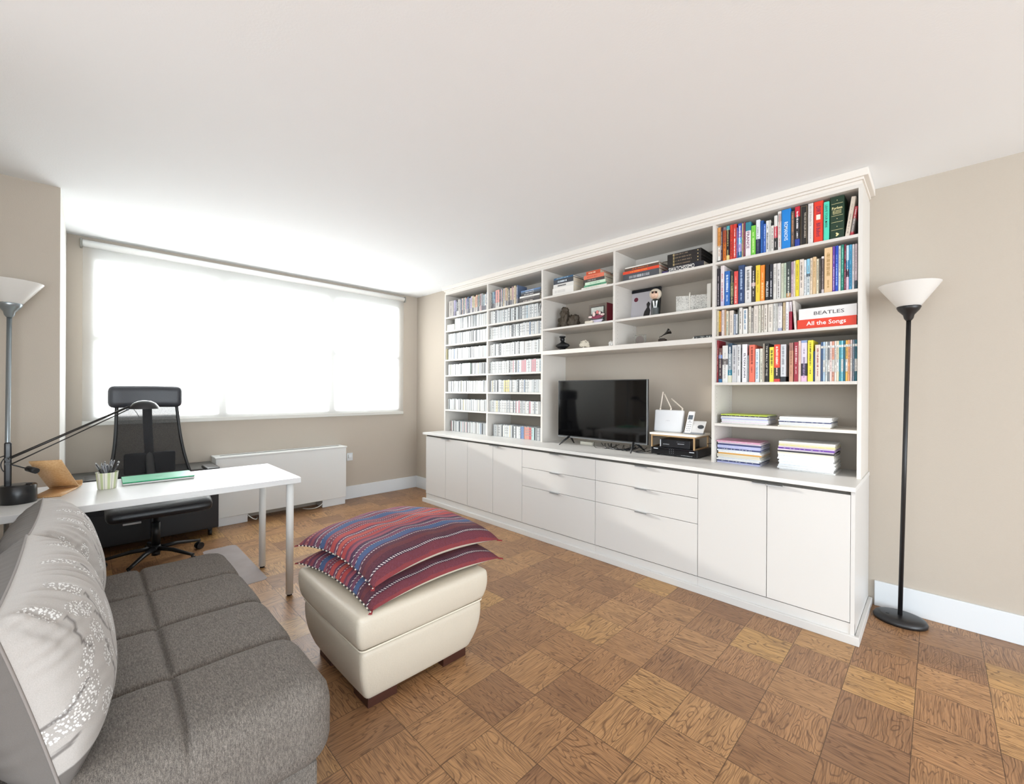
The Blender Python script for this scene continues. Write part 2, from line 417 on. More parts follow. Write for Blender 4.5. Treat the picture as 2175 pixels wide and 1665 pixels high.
bm = new(); box(bm, -.262, 5.0, YW - .016, YW, 0, H, bev=.003); struct('baseboard_right', bm, M_base)
bm = new(); box(bm, XF, XF + .016, 2.1, 3.137, 0, H, bev=.003); struct('baseboard_far', bm, M_base)
bm = new(); box(bm, XF + .016, -4.21, 3.121, 3.137, 0, H, bev=.003); struct('trim_4', bm, M_base)
# the three windows behind the blind
XG = XF - .035
def window(idx, y0, y1, rail, jam):
    bm = new()
    box(bm, XG - .05, XG + .02, y0, y0 + jam, OZ0, OZ1); box(bm, XG - .05, XG + .02, y1 - jam, y1, OZ0, OZ1)
    box(bm, XG - .05, XG + .02, y0 + jam, y1 - jam, OZ0, OZ0 + .05); box(bm, XG - .05, XG + .02, y0 + jam, y1 - jam, OZ1 - .14, OZ1)
    wdw = struct('window_%d' % idx, bm, M_whitem)
    def child(nm, b, mm):
        o = bpy.data.objects.new(nm, mesh_of(nm, b, mm)); COL.objects.link(o); o.parent = wdw; o.location = -wdw.location; return o
    if rail:
        b = new(); box(b, XG - .03, XG + .03, y0 + jam, y1 - jam, 1.695, 1.735); child('meeting_rail', b, M_whitem)
        b = new(); box(b, XG + .012, XG + .018, y0 + jam, y1 - jam, OZ0 + .05, 1.695); child('pane', b, M_glass)
        b = new(); box(b, XG - .018, XG - .012, y0 + jam, y1 - jam, 1.735, OZ1 - .14); child('pane', b, M_glass)
    else:
        b = new(); box(b, XG - .004, XG + .004, y0 + jam, y1 - jam, OZ0 + .05, OZ1 - .14); child('pane', b, M_glass)
window(1, OY0, .935, True, .045); window(2, .935, 1.99, False, .05); window(3, 1.99, OY1, True, .05)
# roller blind
XB = XF + .035
t = thing('roller_blind', 'wide white translucent roller blind pulled down over the whole window', 'blind', (XB, 1.44, .99))
bm = new(); quad(bm, [(XB, -.028, 1.02), (XB, 2.912, 1.02), (XB, 2.912, 2.47), (XB, -.028, 2.47)]); part('blind_fabric', bm, M_blind, t)
bm = new(); cyl(bm, (XB, -.03, 2.478), (XB, 2.914, 2.478), .028, n=20); part('roller_tube', bm, mat('blind_roll', '#f4f4f2', .7), t)
bm = new(); box(bm, XB - .007, XB + .007, -.03, 2.914, .988, 1.026, bev=.004); part('bottom_rail', bm, mat('blind_rail', '#d9d8d2', .5), t)
for y in (-.043, 2.916):
    bm = new(); box(bm, XF + .001, XB + .03, y, y + .012, 2.44, 2.512, bev=.003); part('bracket', bm, mat('blind_bracket', '#8f8f88', .5), t)
# convector, socket
t = thing('radiator', 'long white convector heater box on feet below the window', 'radiator', (-4.85, 1.47, 0))
bm = new(); box(bm, XF + .002, -4.752, .853, 2.09, .08, .642, bev=.004); part('cover', bm, mat('heater_enamel', '#e3e5e4', .45), t)
bm = new(); box(bm, XF + .002, -4.745, .845, 2.098, .642, .656, bev=.003)
box(bm, -4.86, -4.835, .9, 2.04, .655, .6575, 1); part('top_grille', bm, [mat('heater_enamel', '#e3e5e4', .45), mat('grille_slot', '#6f7270', .7)], t)
for y0, y1 in ((1.83, 2.085), (.87, 1.115)):
    bm = new(); box(bm, -4.93, -4.76, y0, y1, 0, .082, bev=.004); part('foot', bm, M_base, t)
bm = new(); tube(bm, bez([(-4.76, 1.115, .07), (-4.7, 1.16, .01), (-4.74, 1.2, .008), (-4.86, 1.22, .006)]), .004); solo('cable', bm, M_whitem, 'short white cable curling out beside the left foot of the heater', 'cable')
bm = new(); tube(bm, bez([(-4.76, 1.83, .05), (-4.73, 1.78, .008), (-4.76, 1.7, .006), (-4.86, 1.66, .006)]), .004); solo('cable', bm, M_whitem, 'short white cable lying left of the right foot of the heater', 'cable')
t = thing('wall_socket', 'small white wall socket with a plug right of the heater', 'socket', (XF, 2.215, .46))
bm = new(); box(bm, XF, XF + .012, 2.18, 2.25, .455, .545, bev=.003); part('plate', bm, M_base, t)
bm = new(); box(bm, XF + .012, XF + .04, 2.19, 2.23, .49, .53, bev=.005); part('plug', bm, M_base, t)

# ================================================================== BASE CABINETS
FY = 2.785; ZT0, ZT1 = .7845, .8088
XS = [-4.19, -3.431, -2.651, -1.866, -1.085, -.291]
def handle(parent, x0, x1, z):
    bm = new(); box(bm, x0, x1, FY - .024, FY + .001, z, z + .0025); box(bm, x0, x1, FY - .024, FY - .0215, z - .007, z + .0025)
    return part('handle', bm, M_steel, parent)
def cabinet(i, kind, label, hx):
    x0, x1 = XS[i], XS[i + 1]
    t = thing('base_cabinet', label, 'cabinet', ((x0 + x1) / 2, FY + .3, 0), group=None)
    bm = new(); th = .018
    box(bm, x0 + .0005, x0 + th, FY + .02, YW - .002, .03, .765); box(bm, x1 - th, x1 - .0005, FY + (.02 if i < 4 else 0), YW - .002, .03, .765)
    box(bm, x0 + th, x1 - th, FY + .021, YW - .01, .09, .105); box(bm, x0 + th, x1 - th, YW - .02, YW - .01, .105, .765)
    box(bm, x0 + th, x1 - th, FY + .03, FY + .05, .74, .765, 1)
    
    if i == 4: box(bm, x1 - th, x1 - .0005, FY, YW - .002, .765, ZT0 - .0003)
    part('carcass', bm, [M_cab, M_dark_gap], t)
    bm = new(); box(bm, x0 + .0005, x1 - .0005, FY + .006, FY + .02, .0, .1); part('plinth', bm, M_cab, t)
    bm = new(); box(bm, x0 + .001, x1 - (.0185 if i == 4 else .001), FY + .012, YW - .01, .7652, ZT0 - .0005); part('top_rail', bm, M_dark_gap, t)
    g = .0017; xe = x1 - (.018 if i == 4 else 0)
    if kind == 'doors':
        xm = (x0 + xe) / 2 if i != 4 else -.692
        for a, b, hxx in ((x0, xm, hx[0]), (xm, xe, hx[1])):
            bm = new(); box(bm, a + g, b - g, FY, FY + .018, .106, .764, bev=.0012, seg=1); d = part('door', bm, M_cab, t)
            if hxx: handle(d, hxx[0], hxx[1], .7645)
    else:
        for z0, z1 in ((.106, .4385), (.4415, .604), (.607, .764)):
            bm = new(); box(bm, x0 + g, x1 - g, FY, FY + .018, z0, z1, bev=.0012, seg=1); d = part('drawer_front', bm, M_cab, t); handle(d, hx[0], hx[1], z1 + .0005)
    if i == 4: pass
cabinet(0, 'doors', 'white two-door base cabinet at the window end of the row', (None, (-3.86, -3.74)))
cabinet(1, 'doors', 'white two-door base cabinet between the window-end cabinet and the drawer cabinets', ((-3.075, -3.05), (-3.03, -2.955)))
cabinet(2, 'drawers', 'white three-drawer cabinet standing under the television', (-2.31, -2.215))
cabinet(3, 'drawers', 'white three-drawer cabinet standing under the router and its stand', (-1.52, -1.43))
cabinet(4, 'doors', 'white two-door base cabinet under the magazine stacks, nearest the black floor lamp', ((-.765, -.695), (-.688, -.61)))
bm = new(); box(bm, -4.23, -.289, 2.764, YW - .001, ZT0, ZT1, bev=.0015, seg=1)
solo('worktop', bm, mat('worktop_laminate', '#dcdbd8', .42), 'long continuous white worktop on top of the base cabinets', 'worktop')
bm = new(); box(bm, -4.245, -.271, 2.772, FY + .012, 0, .045, bev=.003); box(bm, -.2905, -.271, FY + .0055, YW - .017, 0, .045, bev=.003)
struct('trim_3', bm, M_cab)

# ================================================================== BOOKCASE
YU = 3.0555
t = thing('bookcase', 'tall built-in white bookcase with five bays standing on the worktop', 'bookcase', (-2.25, 3.2, ZT1))
V = [(-4.212, -4.192), (-3.446, -3.425), (-2.666, -2.645), (-1.885, -1.866), (-1.1, -1.081), (-.315, -.296)]
for i, (a, b) in enumerate(V):
    z0 = ZT1 + .0003
    if i == 3: z0 = 1.6735
    bm = new(); box(bm, a, b, YU, YW - .001, z0, 2.443)
    part('side_panel' if i in (0, 5) else 'divider', bm, M_shelf, t)
def shelf(x0, x1, zt, th=.018, inset=.0):
    bm = new(); box(bm, x0 + .0004, x1 - .0004, YU + inset, YW - .002, zt - th, zt, bev=.0008, seg=1); part('shelf', bm, M_shelf, t)
CDZ = [2.175, 2.012, 1.846, 1.666, 1.481, 1.281, 1.069]
for z in CDZ: shelf(V[0][1], V[1][0], z, inset=.001); shelf(V[1][1], V[2][0], z, inset=.001)
for z in (2.184, 1.881): shelf(V[2][1], V[3][0], z); shelf(V[3][1], V[4][0], z)
shelf(V[2][1], V[4][0], 1.673, .038)
for z in (2.186, 1.879, 1.677, 1.359, 1.08): shelf(V[4][1], V[5][0], z)
bm = new(); box(bm, -4.212, -.296, YU, YW - .001, 2.4432, 2.463, bev=.001, seg=1); part('top_panel', bm, M_shelf, t)
for i in range(5):
    bm = new(); box(bm, V[i][1] + .001, V[i + 1][0] - .001, YW - .022, YW - .003, 2.375, 2.442); part('back_rail', bm, M_shelf, t)
bm = new()
def crown_ring(x0, x1, y, z0, z1, bv=.0):
    box(bm, x0, x1, y, YW - .001, z0, z1, bev=bv)
crown_ring(-4.205, -.300, YU + .004, 2.463, 2.482); crown_ring(-4.216, -.291, 3.045, 2.482, 2.497, .002); crown_ring(-4.236, -.271, 3.033, 2.497, ZC - .0005, .0025)
part('crown_moulding', bm, mat('crown_paint', '#e4ded6', .55), t)
# peg holes in the side panels
bm = new()
for i in (2, 3, 4):
    x = V[i][1] + .0004
    for yy in (YU + .04, YU + .30):
        for k in range(20):
            z = 1.70 + k * .032 if i < 4 else .84 + k * .026
            if z < 2.42: quad(bm, [(x, yy - .002, z - .002), (x, yy + .002, z - .002), (x, yy + .002, z + .002), (x, yy - .002, z + .002)])
o = part('peg_holes', bm, mat('peg_hole', '#7c766e', .9), t); o['kind'] = 'stuff'

# ================================================================== BOOKS
def cmat(h): return mat('cover_' + h.strip('#'), h, .45)
def dashes(bm, x0, x1, y, z0, z1, mi, seed, wide=.34):
    rnd = random.Random(seed * 13 + 5); cx = (x0 + x1) / 2; T = z1 - z0; W_ = x1 - x0
    a = rnd.uniform(.05, .14); b_ = rnd.uniform(.5, .64); c_ = b_ + rnd.uniform(.05, .1); zones = [(a, b_, rnd.uniform(.34, .5)), (c_, min(.9, c_ + rnd.uniform(.12, .24)), rnd.uniform(.2, .3))]
    if rnd.random() < .35: zones = [(1 - e, 1 - s_, w_) for s_, e, w_ in zones]
    for s_, e, w_ in zones:
        z = z1 - T * s_; hw = max(.0011, min(W_ * w_ / 2, .0085))
        while z > z1 - T * e:
            L = rnd.uniform(.0016, .0036) * (1.4 if hw > .005 else 1); q0 = hw * rnd.uniform(.75, 1); q1 = hw * rnd.choice([1, 1, .55, 1])
            quad(bm, [(cx - q0, y, z - L), (cx + q1, y, z - L), (cx + q1, y, z), (cx - q0, y, z)], mi)
            z -= L + rnd.uniform(.0007, .0014) + (.0035 if rnd.random() < .18 else 0)
def book(x0, x1, zb, zt, segs, txt, tc, label, group=None, y=3.085, depth=None, name='book', cat='book', seed=0, dash=True, lean=None):
    rnd = random.Random(hash((round(x0, 4), round(zb, 3))) & 0xffff)
    depth = depth or rnd.uniform(.125, .19); y = y + rnd.uniform(-.004, .004); wd = x1 - x0
    cols = []; 
    for _, c in segs:
        if c not in cols: cols.append(c)
    ti = len(cols); mats = [cmat(c) for c in cols] + [mat('print_' + tc.strip('#'), tc, .5)]
    bm = new(); xa, xb = x0 + .0003, x1 - .0003; tcv = .0022; r = min(.004, wd * .22)
    ztop = zt; tot = zt - zb; z = zt
    ed = [z]
    for f, _ in segs: z -= f * tot; ed.append(z)
    ed[-1] = zb
    # spine with softly rounded edges, in coloured bands; two boards behind it
    prof = [(xa, y + depth), (xa, y + r), (xa + r * .35, y + r * .3), (xa + r, y), (xb - r, y), (xb - r * .35, y + r * .3), (xb, y + r), (xb, y + depth), (xb - tcv, y + depth), (xb - tcv, y + r + .001), (xa + tcv, y + r + .001), (xa + tcv, y + depth)]
    for k, (f, c) in enumerate(segs):
        a, b = ed[k + 1], ed[k]; mi = cols.index(c)
        lo = [bm.verts.new((px, py, a)) for px, py in prof]; hi = [bm.verts.new((px, py, b)) for px, py in prof]; n = len(prof)
        for q in range(n):
            ff = bm.faces.new([lo[q], lo[(q + 1) % n], hi[(q + 1) % n], hi[q]]); ff.material_index = mi; ff.smooth = False
        if k == 0: bm.faces.new(hi).material_index = mi
        if k == len(segs) - 1: bm.faces.new(lo[::-1]).material_index = mi
    if not txt and dash: dashes(bm, xa + .001, xb - .001, y - .0003, zb, zt, ti, seed)
    M = Matrix()
    cx = (x0 + x1) / 2; cy = y + depth / 2
    piv = Vector((cx, cy, zb))
    if lean: M = Matrix.Rotation(lean, 4, 'Y')
    for v in bm.verts: v.co = M @ (v.co - piv)
    lift = -min(v.co.z for v in bm.verts) if lean else 0
    me = mesh_of(name, bm, mats); o = bpy.data.objects.new(name, me); COL.objects.link(o); o.location = piv + Vector((0, 0, lift)); tag(o, label, cat, group)
    pb = new(); box(pb, xa + tcv + .0001, xb - tcv - .0001, y + r + .0015, y + depth - .003, zb + .003, zt - .003)
    for v in pb.verts: v.co = M @ (v.co - piv)
    c = bpy.data.objects.new('page_block', mesh_of('page_block', pb, M_paper)); COL.objects.link(c); c.parent = o
    if txt:
        small = dict((('THE AGE OF FALLEN ANGELS', .3), ('FRANCE', .5), ('ROMANOVS', .42), ('DIRT', .44), ('LEAVE YOUR MARK', .42), ('PRICELESS', .62), ('ELTON JOHN', .5), ('THE FALL OF THE', .38), ('DIRT', .45)))
        if txt == 'Forbes':
            mx = axes(Vector((cx, y - .0003, zt - tot * .27)) - piv, (1, 0, 0), (0, 0, 1)); letters('Forbes', .016, mx, mats[ti], o, width=wd * .72, bold=.02)
            for k2, (s2, zz) in enumerate((('Greatest', .33), ('Business', .365), ('Quotations', .4))):
                mx = axes(Vector((cx, y - .0003, zt - tot * zz)) - piv, (1, 0, 0), (0, 0, 1)); letters(s2, .0075, mx, mats[ti], o, width=wd * .6, bold=.01)
            rb = new()
            for zz in (.17, .45, .6, .78):
                box(rb, cx - wd * .4 - piv.x, cx + wd * .4 - piv.x, y - .0006 - piv.y, y - piv.y, zt - tot * zz - piv.z, zt - tot * zz + .0016 - piv.z)
            for zz in (.09, .52, .7): cyl(rb, (cx - piv.x, y - .0006 - piv.y, zt - tot * zz - piv.z), (cx - piv.x, y - piv.y, zt - tot * zz - piv.z), .0022, n=10)
            ell = [(cx - piv.x + (.006 + .004 * math.cos(3 * q)) * math.cos(q), y - .0005 - piv.y, zb + .028 - piv.z + .011 * math.sin(q)) for q in [i * math.pi / 8 for i in range(16)]]
            quad(rb, ell); c2 = bpy.data.objects.new('gold_rules', mesh_of('gold_rules', rb, mats[ti])); COL.objects.link(c2); c2.parent = o
        else:
            L = {'ROMANOVS': .46, 'FRANCE': .48, 'DIRT': .2, 'PRICELESS': .42, 'LEAVE YOUR MARK': .58, 'ELTON JOHN': .64, 'THE FALL OF THE': .78, 'THE AGE OF FALLEN ANGELS': .62}[txt] * tot
            pos = {'ROMANOVS': .55, 'FRANCE': .52, 'DIRT': .22, 'PRICELESS': .68, 'LEAVE YOUR MARK': .37, 'ELTON JOHN': .56, 'THE FALL OF THE': .45, 'THE AGE OF FALLEN ANGELS': .5}[txt] * tot
            off = wd * (.18 if 'ANGELS' in txt else 0)
            mx = axes(Vector((cx + off, y - .0003, zt - pos)) - piv, (0, 0, -1), (1, 0, 0)); letters(txt, wd * small[txt] * (.75 if 'ANGELS' in txt else 1), mx, mats[ti], o, width=L, bold=.01)
            if txt == 'DIRT':
                mx = axes(Vector((cx, y - .0003, zt - tot * .68)) - piv, (0, 0, -1), (1, 0, 0)); letters('Bill Buford', wd * .42, mx, mats[ti], o, width=tot * .32, bold=.01)
                rb = new(); box(rb, -wd * .22, wd * .22, y - .0006 - piv.y, y - piv.y, tot * .56, tot * .68, bev=.002); c2 = bpy.data.objects.new('badge', mesh_of('badge', rb, mat('badge', '#f3e6d8', .5))); COL.objects.link(c2); c2.parent = o
            if 'ANGELS' in txt:
                rb = new(); q = .0009
                for a, b_, c_, d_ in ((-.42, .42, .965, .965), (-.42, .42, .035, .035)): box(rb, wd * a, wd * b_, y - .0005 - piv.y, y - piv.y, tot * c_ - q, tot * c_ + q)
                for a in (-.42, .42): box(rb, wd * a - q, wd * a + q, y - .0005 - piv.y, y - piv.y, tot * .035, tot * .965)
                c2 = bpy.data.objects.new('gold_frame', mesh_of('gold_frame', rb, mat('gold_line', '#8c7a5c', .5))); COL.objects.link(c2); c2.parent = o
    return o
BOOKS = {
 'ROW1': [
  (-1.082, -1.056, 2.43, ((0.52, '#dd9a52'), (0.42, '#e6e2dc'), (0.06, '#1d1b1e')), None, '#b0702a', 'orange and white paperback spine'),
  (-1.056, -1.045, 2.424, ((1, '#4a3340'),), None, '#c9b9b0', 'thin brown-purple paperback'),
  (-1.045, -1.021, 2.425, ((0.1, '#8a7a80'), (0.35, '#c65f35'), (0.55, '#dd7a26')), None, '#7a2c2c', 'orange paperback with dark red title'),
  (-1.021, -1.001, 2.425, ((0.12, '#4fa4ad'), (0.72, '#1d1b1e'), (0.16, '#e3cf86')), None, '#d8c88a', 'black paperback with teal top and cream foot'),
  (-1.0, -0.98, 2.428, ((1, '#d5402c'),), None, '#8d2a28', 'tomato red hardback, left of a red pair'),
  (-0.979, -0.957, 2.426, ((0.3, '#cf3a30'), (0.7, '#d9352b')), None, '#f0e6e0', 'bright red hardback with white title, right of the pair'),
  (-0.956, -0.949, 2.397, ((1, '#7d6aa8'),), None, '#cbb7dd', 'thin lilac paperback'),
  (-0.949, -0.925, 2.422, ((0.2, '#2454b8'), (0.2, '#7a62b5'), (0.18, '#49a7d8'), (0.22, '#9b94d0'), (0.2, '#1f6ba0')), None, '#e8e8f4', 'blue paperback with lilac and cyan bands'),
  (-0.925, -0.914, 2.418, ((1, '#cdb58d'),), None, '#7b6a4c', 'thin tan book'),
  (-0.913, -0.902, 2.422, ((1, '#7b3a4c'),), None, '#b08090', 'thin maroon book'),
  (-0.902, -0.869, 2.416, ((0.25, '#2f7f93'), (0.75, '#eae3e6')), 'FRANCE', '#7a3c62', 'white book with teal top and plum title'),
  (-0.868, -0.841, 2.385, ((1, '#74c645'),), None, '#d8f3a8', 'bright green hardback'),
  (-0.84, -0.816, 2.416, ((0.55, '#dfe3ea'), (0.45, '#232a4f')), None, '#5a5f70', 'tall book, white above and navy below'),
  (-0.815, -0.797, 2.405, ((1, '#15509b'),), None, '#2f6cb5', 'plain deep blue hardback'),
  (-0.797, -0.782, 2.379, ((1, '#3f6bc0'),), None, '#a9c4f0', 'shorter mid-blue paperback'),
  (-0.782, -0.764, 2.395, ((1, '#dedede'),), None, '#333333', 'pale grey book with dark title lettering'),
  (-0.764, -0.754, 2.394, ((1, '#cfcdc6'),), None, '#8a8880', 'very thin pale grey book'),
  (-0.754, -0.736, 2.375, ((0.1, '#1d1b1e'), (0.9, '#e2ded8')), None, '#77706a', 'short white book with a black top'),
  (-0.736, -0.718, 2.413, ((0.3, '#e0ded8'), (0.32, '#c23b4a'), (0.38, '#2a2a28')), None, '#e8dede', 'white, red and black banded spine'),
  (-0.717, -0.695, 2.436, ((0.06, '#e6e2dc'), (0.2, '#b9b6b2'), (0.74, '#e8e2de')), None, '#c98d88', 'tall white book with grey capitals'),
  (-0.694, -0.645, 2.448, ((1, '#1480d2'),), 'ROMANOVS', '#dff0ff', 'thick sky blue hardback with tall pale title'),
  (-0.644, -0.626, 2.414, ((1, '#5f524b'),), None, '#c98a62', 'brown hardback with copper title'),
  (-0.625, -0.597, 2.449, ((0.25, '#c92238'), (0.55, '#2a282c'), (0.2, '#27409a')), None, '#e8e6ea', 'photo spine with red top and blue foot'),
  (-0.595, -0.559, 2.441, ((1, '#231f1c'),), 'THE AGE OF FALLEN ANGELS', '#d8cdbb', 'black hardback framed by a thin gold line'),
  (-0.558, -0.53, 2.438, ((1, '#dfdad6'),), None, '#b8b2ae', 'white hardback with faint embossed title'),
  (-0.528, -0.481, 2.453, ((1, '#e23a24'),), 'DIRT', '#5c2450', 'thick vermilion book with white badge'),
  (-0.479, -0.451, 2.419, ((1, '#4fd0b4'),), 'LEAVE YOUR MARK', '#1d5c50', 'mint green book with dark title'),
  (-0.448, -0.381, 2.459, ((1, '#14331f'),), 'Forbes', '#e3d9a0', 'very thick dark green volume with gold rules'),
 ],
 'ROW2': [
  (-1.087, -1.061, 2.146, ((1, '#2a262e'),), None, '#b8b0b8', 'black paperback at the left end'),
  (-1.058, -1.034, 2.162, ((0.42, '#e6dcdc'), (0.4, '#dddbe0'), (0.18, '#c9c2dc')), None, '#c2344a', 'white book with red capitals at the top'),
  (-1.032, -0.998, 2.119, ((1, '#2a68b8'),), None, '#d7e8fa', 'blue paperback with a long white oval'),
  (-0.996, -0.973, 2.115, ((0.34, '#2c3330'), (0.4, '#5d6240'), (0.26, '#1f201e')), None, '#c9c293', 'black and olive paperback'),
  (-0.972, -0.947, 2.107, ((1, '#d84a45'),), None, '#f5c9c0', 'salmon red paperback'),
  (-0.946, -0.908, 2.142, ((1, '#27406a'),), None, '#a9bfdc', 'navy hardback with thin pale rules'),
  (-0.905, -0.865, 2.125, ((1, '#dcdad8'),), None, '#6b6a68', 'thick white hardback with small grey title'),
  (-0.865, -0.84, 2.115, ((0.44, '#262423'), (0.1, '#c9a8a8'), (0.46, '#3a3330')), None, '#d9d4d0', 'black paperback with a pink band'),
  (-0.839, -0.813, 2.119, ((1, '#e8c93a'),), None, '#b89a20', 'yellow book beside an orange one'),
  (-0.812, -0.787, 2.115, ((1, '#f08a2c'),), None, '#f8dba0', 'orange book beside a yellow one'),
  (-0.782, -0.762, 2.113, ((1, '#1c1d22'),), 'PRICELESS', '#e8eaec', 'black book with big white title'),
  (-0.76, -0.741, 2.111, ((1, '#22242e'),), None, '#d5d5dc', 'dark navy-black paperback'),
  (-0.74, -0.72, 2.11, ((1, '#dcd9d4'),), None, '#a8a49e', 'off-white book, first after the black pair'),
  (-0.719, -0.698, 2.108, ((1, '#d6d3d0'),), None, '#5c5a5a', 'grey-white book with slanting grey letters'),
  (-0.697, -0.681, 2.104, ((1, '#cfd0bc'),), None, '#a5a690', 'grey-green paperback'),
  (-0.681, -0.667, 2.102, ((1, '#b4c3ae'),), None, '#7d8f7c', 'pale sage green paperback'),
  (-0.667, -0.643, 2.107, ((0.86, '#38413f'), (0.14, '#b98e5c')), None, '#dfe3da', 'charcoal book with tan foot'),
  (-0.642, -0.629, 2.102, ((0.35, '#a88fa0'), (0.65, '#cbb4c0')), None, '#6d5666', 'lilac pink paperback'),
  (-0.629, -0.619, 2.105, ((1, '#e0d5c6'),), None, '#b7ab9a', 'thin cream book left of a yellow one'),
  (-0.619, -0.6, 2.107, ((1, '#e3cf30'),), None, '#8a7a18', 'lemon yellow paperback among cream ones'),
  (-0.599, -0.576, 2.107, ((1, '#dcd0c4'),), None, '#5e5650', 'cream paperback right of the lemon one'),
  (-0.576, -0.564, 2.1, ((1, '#dde0e2'),), None, '#4d5258', 'thin white paperback with black dots'),
  (-0.563, -0.544, 2.103, ((0.4, '#8cc4de'), (0.08, '#53606c'), (0.52, '#d8e0e2')), None, '#7a8890', 'paperback light blue above, white below'),
  (-0.544, -0.532, 2.104, ((1, '#dfccb4'),), None, '#8a7a66', 'thin beige paperback'),
  (-0.532, -0.514, 2.108, ((1, '#d8b98e'),), None, '#b08e5e', 'tan paperback with ochre marks'),
  (-0.513, -0.499, 2.092, ((1, '#e5dcc2'),), None, '#4a463e', 'cream paperback with black dashes'),
  (-0.499, -0.489, 2.094, ((1, '#3d3834'),), None, '#78706a', 'thin dark brown paperback'),
  (-0.489, -0.476, 2.102, ((0.06, '#ddd6d4'), (0.82, '#5d5250'), (0.12, '#cfc4c6')), None, '#a89a98', 'grey-brown book with pale ends'),
  (-0.475, -0.436, 2.148, ((1, '#e2bf92'),), None, '#b28c56', 'very thick tan volume'),
  (-0.435, -0.423, 2.15, ((1, '#6f45a8'),), None, '#e0cdf2', 'purple paperback'),
  (-0.422, -0.408, 2.149, ((1, '#1f49b4'),), None, '#a8c6f2', 'royal blue paperback'),
  (-0.408, -0.396, 2.146, ((1, '#d7ded8'),), None, '#78807c', 'white paperback between blue and green'),
  (-0.395, -0.382, 2.149, ((1, '#1b7f6c'),), None, '#8adcc4', 'sea green paperback'),
  (-0.381, -0.372, 2.148, ((1, '#8a2c44'),), None, '#d9b3bc', 'wine red paperback'),
  (-0.371, -0.359, 2.139, ((0.33, '#bcdcec'), (0.2, '#2f88b4'), (0.17, '#3c2c40'), (0.3, '#d8bcd0')), None, '#f0f0f0', 'collage spine of white, blue and dark patches'),
  (-0.359, -0.345, 2.141, ((1, '#52a9d2'),), None, '#1f5e88', 'light blue paperback'),
  (-0.344, -0.334, 2.139, ((1, '#e4e0e4'),), None, '#a8a0a8', 'thin white paperback, last but one'),
  (-0.333, -0.322, 2.14, ((0.8, '#e2d2d8'), (0.2, '#34505c')), None, '#8a6a74', 'pinkish paperback with dark foot at the right end'),
 ],
 'ROW3': [
  (-1.089, -1.078, 1.868, ((1, '#8c8a86'),), None, '#5c5a58', 'thin grey booklet at the left end'),
  (-1.078, -1.068, 1.866, ((1, '#d8cdb4'),), None, '#8a8068', 'thin cream booklet'),
  (-1.067, -1.061, 1.852, ((0.82, '#d9bd4c'), (0.18, '#5a3c34')), None, '#8a7428', 'thin yellow booklet'),
  (-1.061, -1.053, 1.851, ((0.82, '#dd9c54'), (0.18, '#5a3c34')), None, '#8a5a28', 'thin orange booklet'),
  (-1.051, -1.031, 1.869, ((1, '#e2d4d2'),), None, '#a99c9c', 'pinkish white paperback'),
  (-1.03, -1.023, 1.865, ((1, '#c9a684'),), None, '#8c6c50', 'thin tan booklet'),
  (-1.022, -1.004, 1.847, ((1, '#ddd4c0'),), None, '#3f8a8c', 'cream paperback with teal title'),
  (-1.0, -0.974, 1.846, ((1, '#dbd0c4'),), None, '#a89c90', 'cream paperback without bright title'),
  (-0.973, -0.959, 1.82, ((1, '#9aa4b4'),), None, '#6c7686', 'short blue-grey booklet'),
  (-0.957, -0.948, 1.818, ((0.93, '#e2e4e6'), (0.07, '#1f2c54')), None, '#a8acb0', 'short white booklet with navy foot'),
  (-0.947, -0.939, 1.847, ((1, '#5e6460'),), None, '#8c928e', 'thin dark grey booklet'),
  (-0.938, -0.919, 1.865, ((1, '#dcd8d2'),), None, '#6c6862', 'tall white book left of the short one'),
  (-0.917, -0.887, 1.847, ((1, '#e4e2de'),), None, '#3c7ca4', 'thick white paperback with blue title'),
  (-0.881, -0.866, 1.858, ((1, '#d8d2c4'),), None, '#6e6a60', 'grey-cream book'),
  (-0.866, -0.85, 1.847, ((1, '#a9a49e'),), None, '#3c3a38', 'grey book with dark speckled title'),
  (-0.849, -0.823, 1.858, ((1, '#d9d0c6'),), None, '#b5aca2', 'wide cream paperback after the grey one'),
  (-0.822, -0.809, 1.86, ((1, '#d2cfc0'),), None, '#8d8c80', 'first of three narrow cream books'),
  (-0.807, -0.791, 1.858, ((1, '#dcd4c8'),), None, '#8a8278', 'second of three narrow cream books'),
  (-0.789, -0.77, 1.858, ((1, '#d9d1c7'),), None, '#6c5c54', 'third of three narrow cream books'),
  (-0.768, -0.739, 1.86, ((1, '#ded7cd'),), None, '#a39a90', 'widest cream paperback'),
  (-0.738, -0.724, 1.861, ((1, '#cdccc8'),), None, '#80807c', 'narrow pale grey book'),
  (-0.724, -0.712, 1.86, ((1, '#d4d4d0'),), None, '#a0a09c', 'narrow whitish book'),
  (-0.711, -0.689, 1.861, ((0.12, '#8d8c90'), (0.76, '#e6e2e0'), (0.12, '#a3a8c0')), None, '#b8b4b8', 'white book with two dark stamps'),
  (-0.686, -0.67, 1.858, ((1, '#c9b490'),), None, '#9a8460', 'khaki tan book'),
  (-0.669, -0.653, 1.865, ((1, '#e8e4e6'),), None, '#8c8488', 'tall white book, left of the crimson-footed one'),
  (-0.652, -0.63, 1.862, ((0.34, '#e0d8dc'), (0.66, '#a82440')), None, '#6c1c30', 'tall book with a crimson lower half'),
 ],
 'ROW4': [
  (-1.089, -1.069, 1.655, ((1, '#8c2c34'),), None, '#c9a8a0', 'tall dark red volume at the left end'),
  (-1.068, -1.044, 1.596, ((0.2, '#6e4a44'), (0.1, '#6a88c8'), (0.6, '#3a2c34'), (0.1, '#2c6c9c')), None, '#c9bcae', 'dark brown paperback with blue foot'),
  (-1.043, -1.008, 1.611, ((0.36, '#e2e0dc'), (0.16, '#6c6664'), (0.48, '#e6e6e2')), None, '#b8b4b0', 'white book with a small photo'),
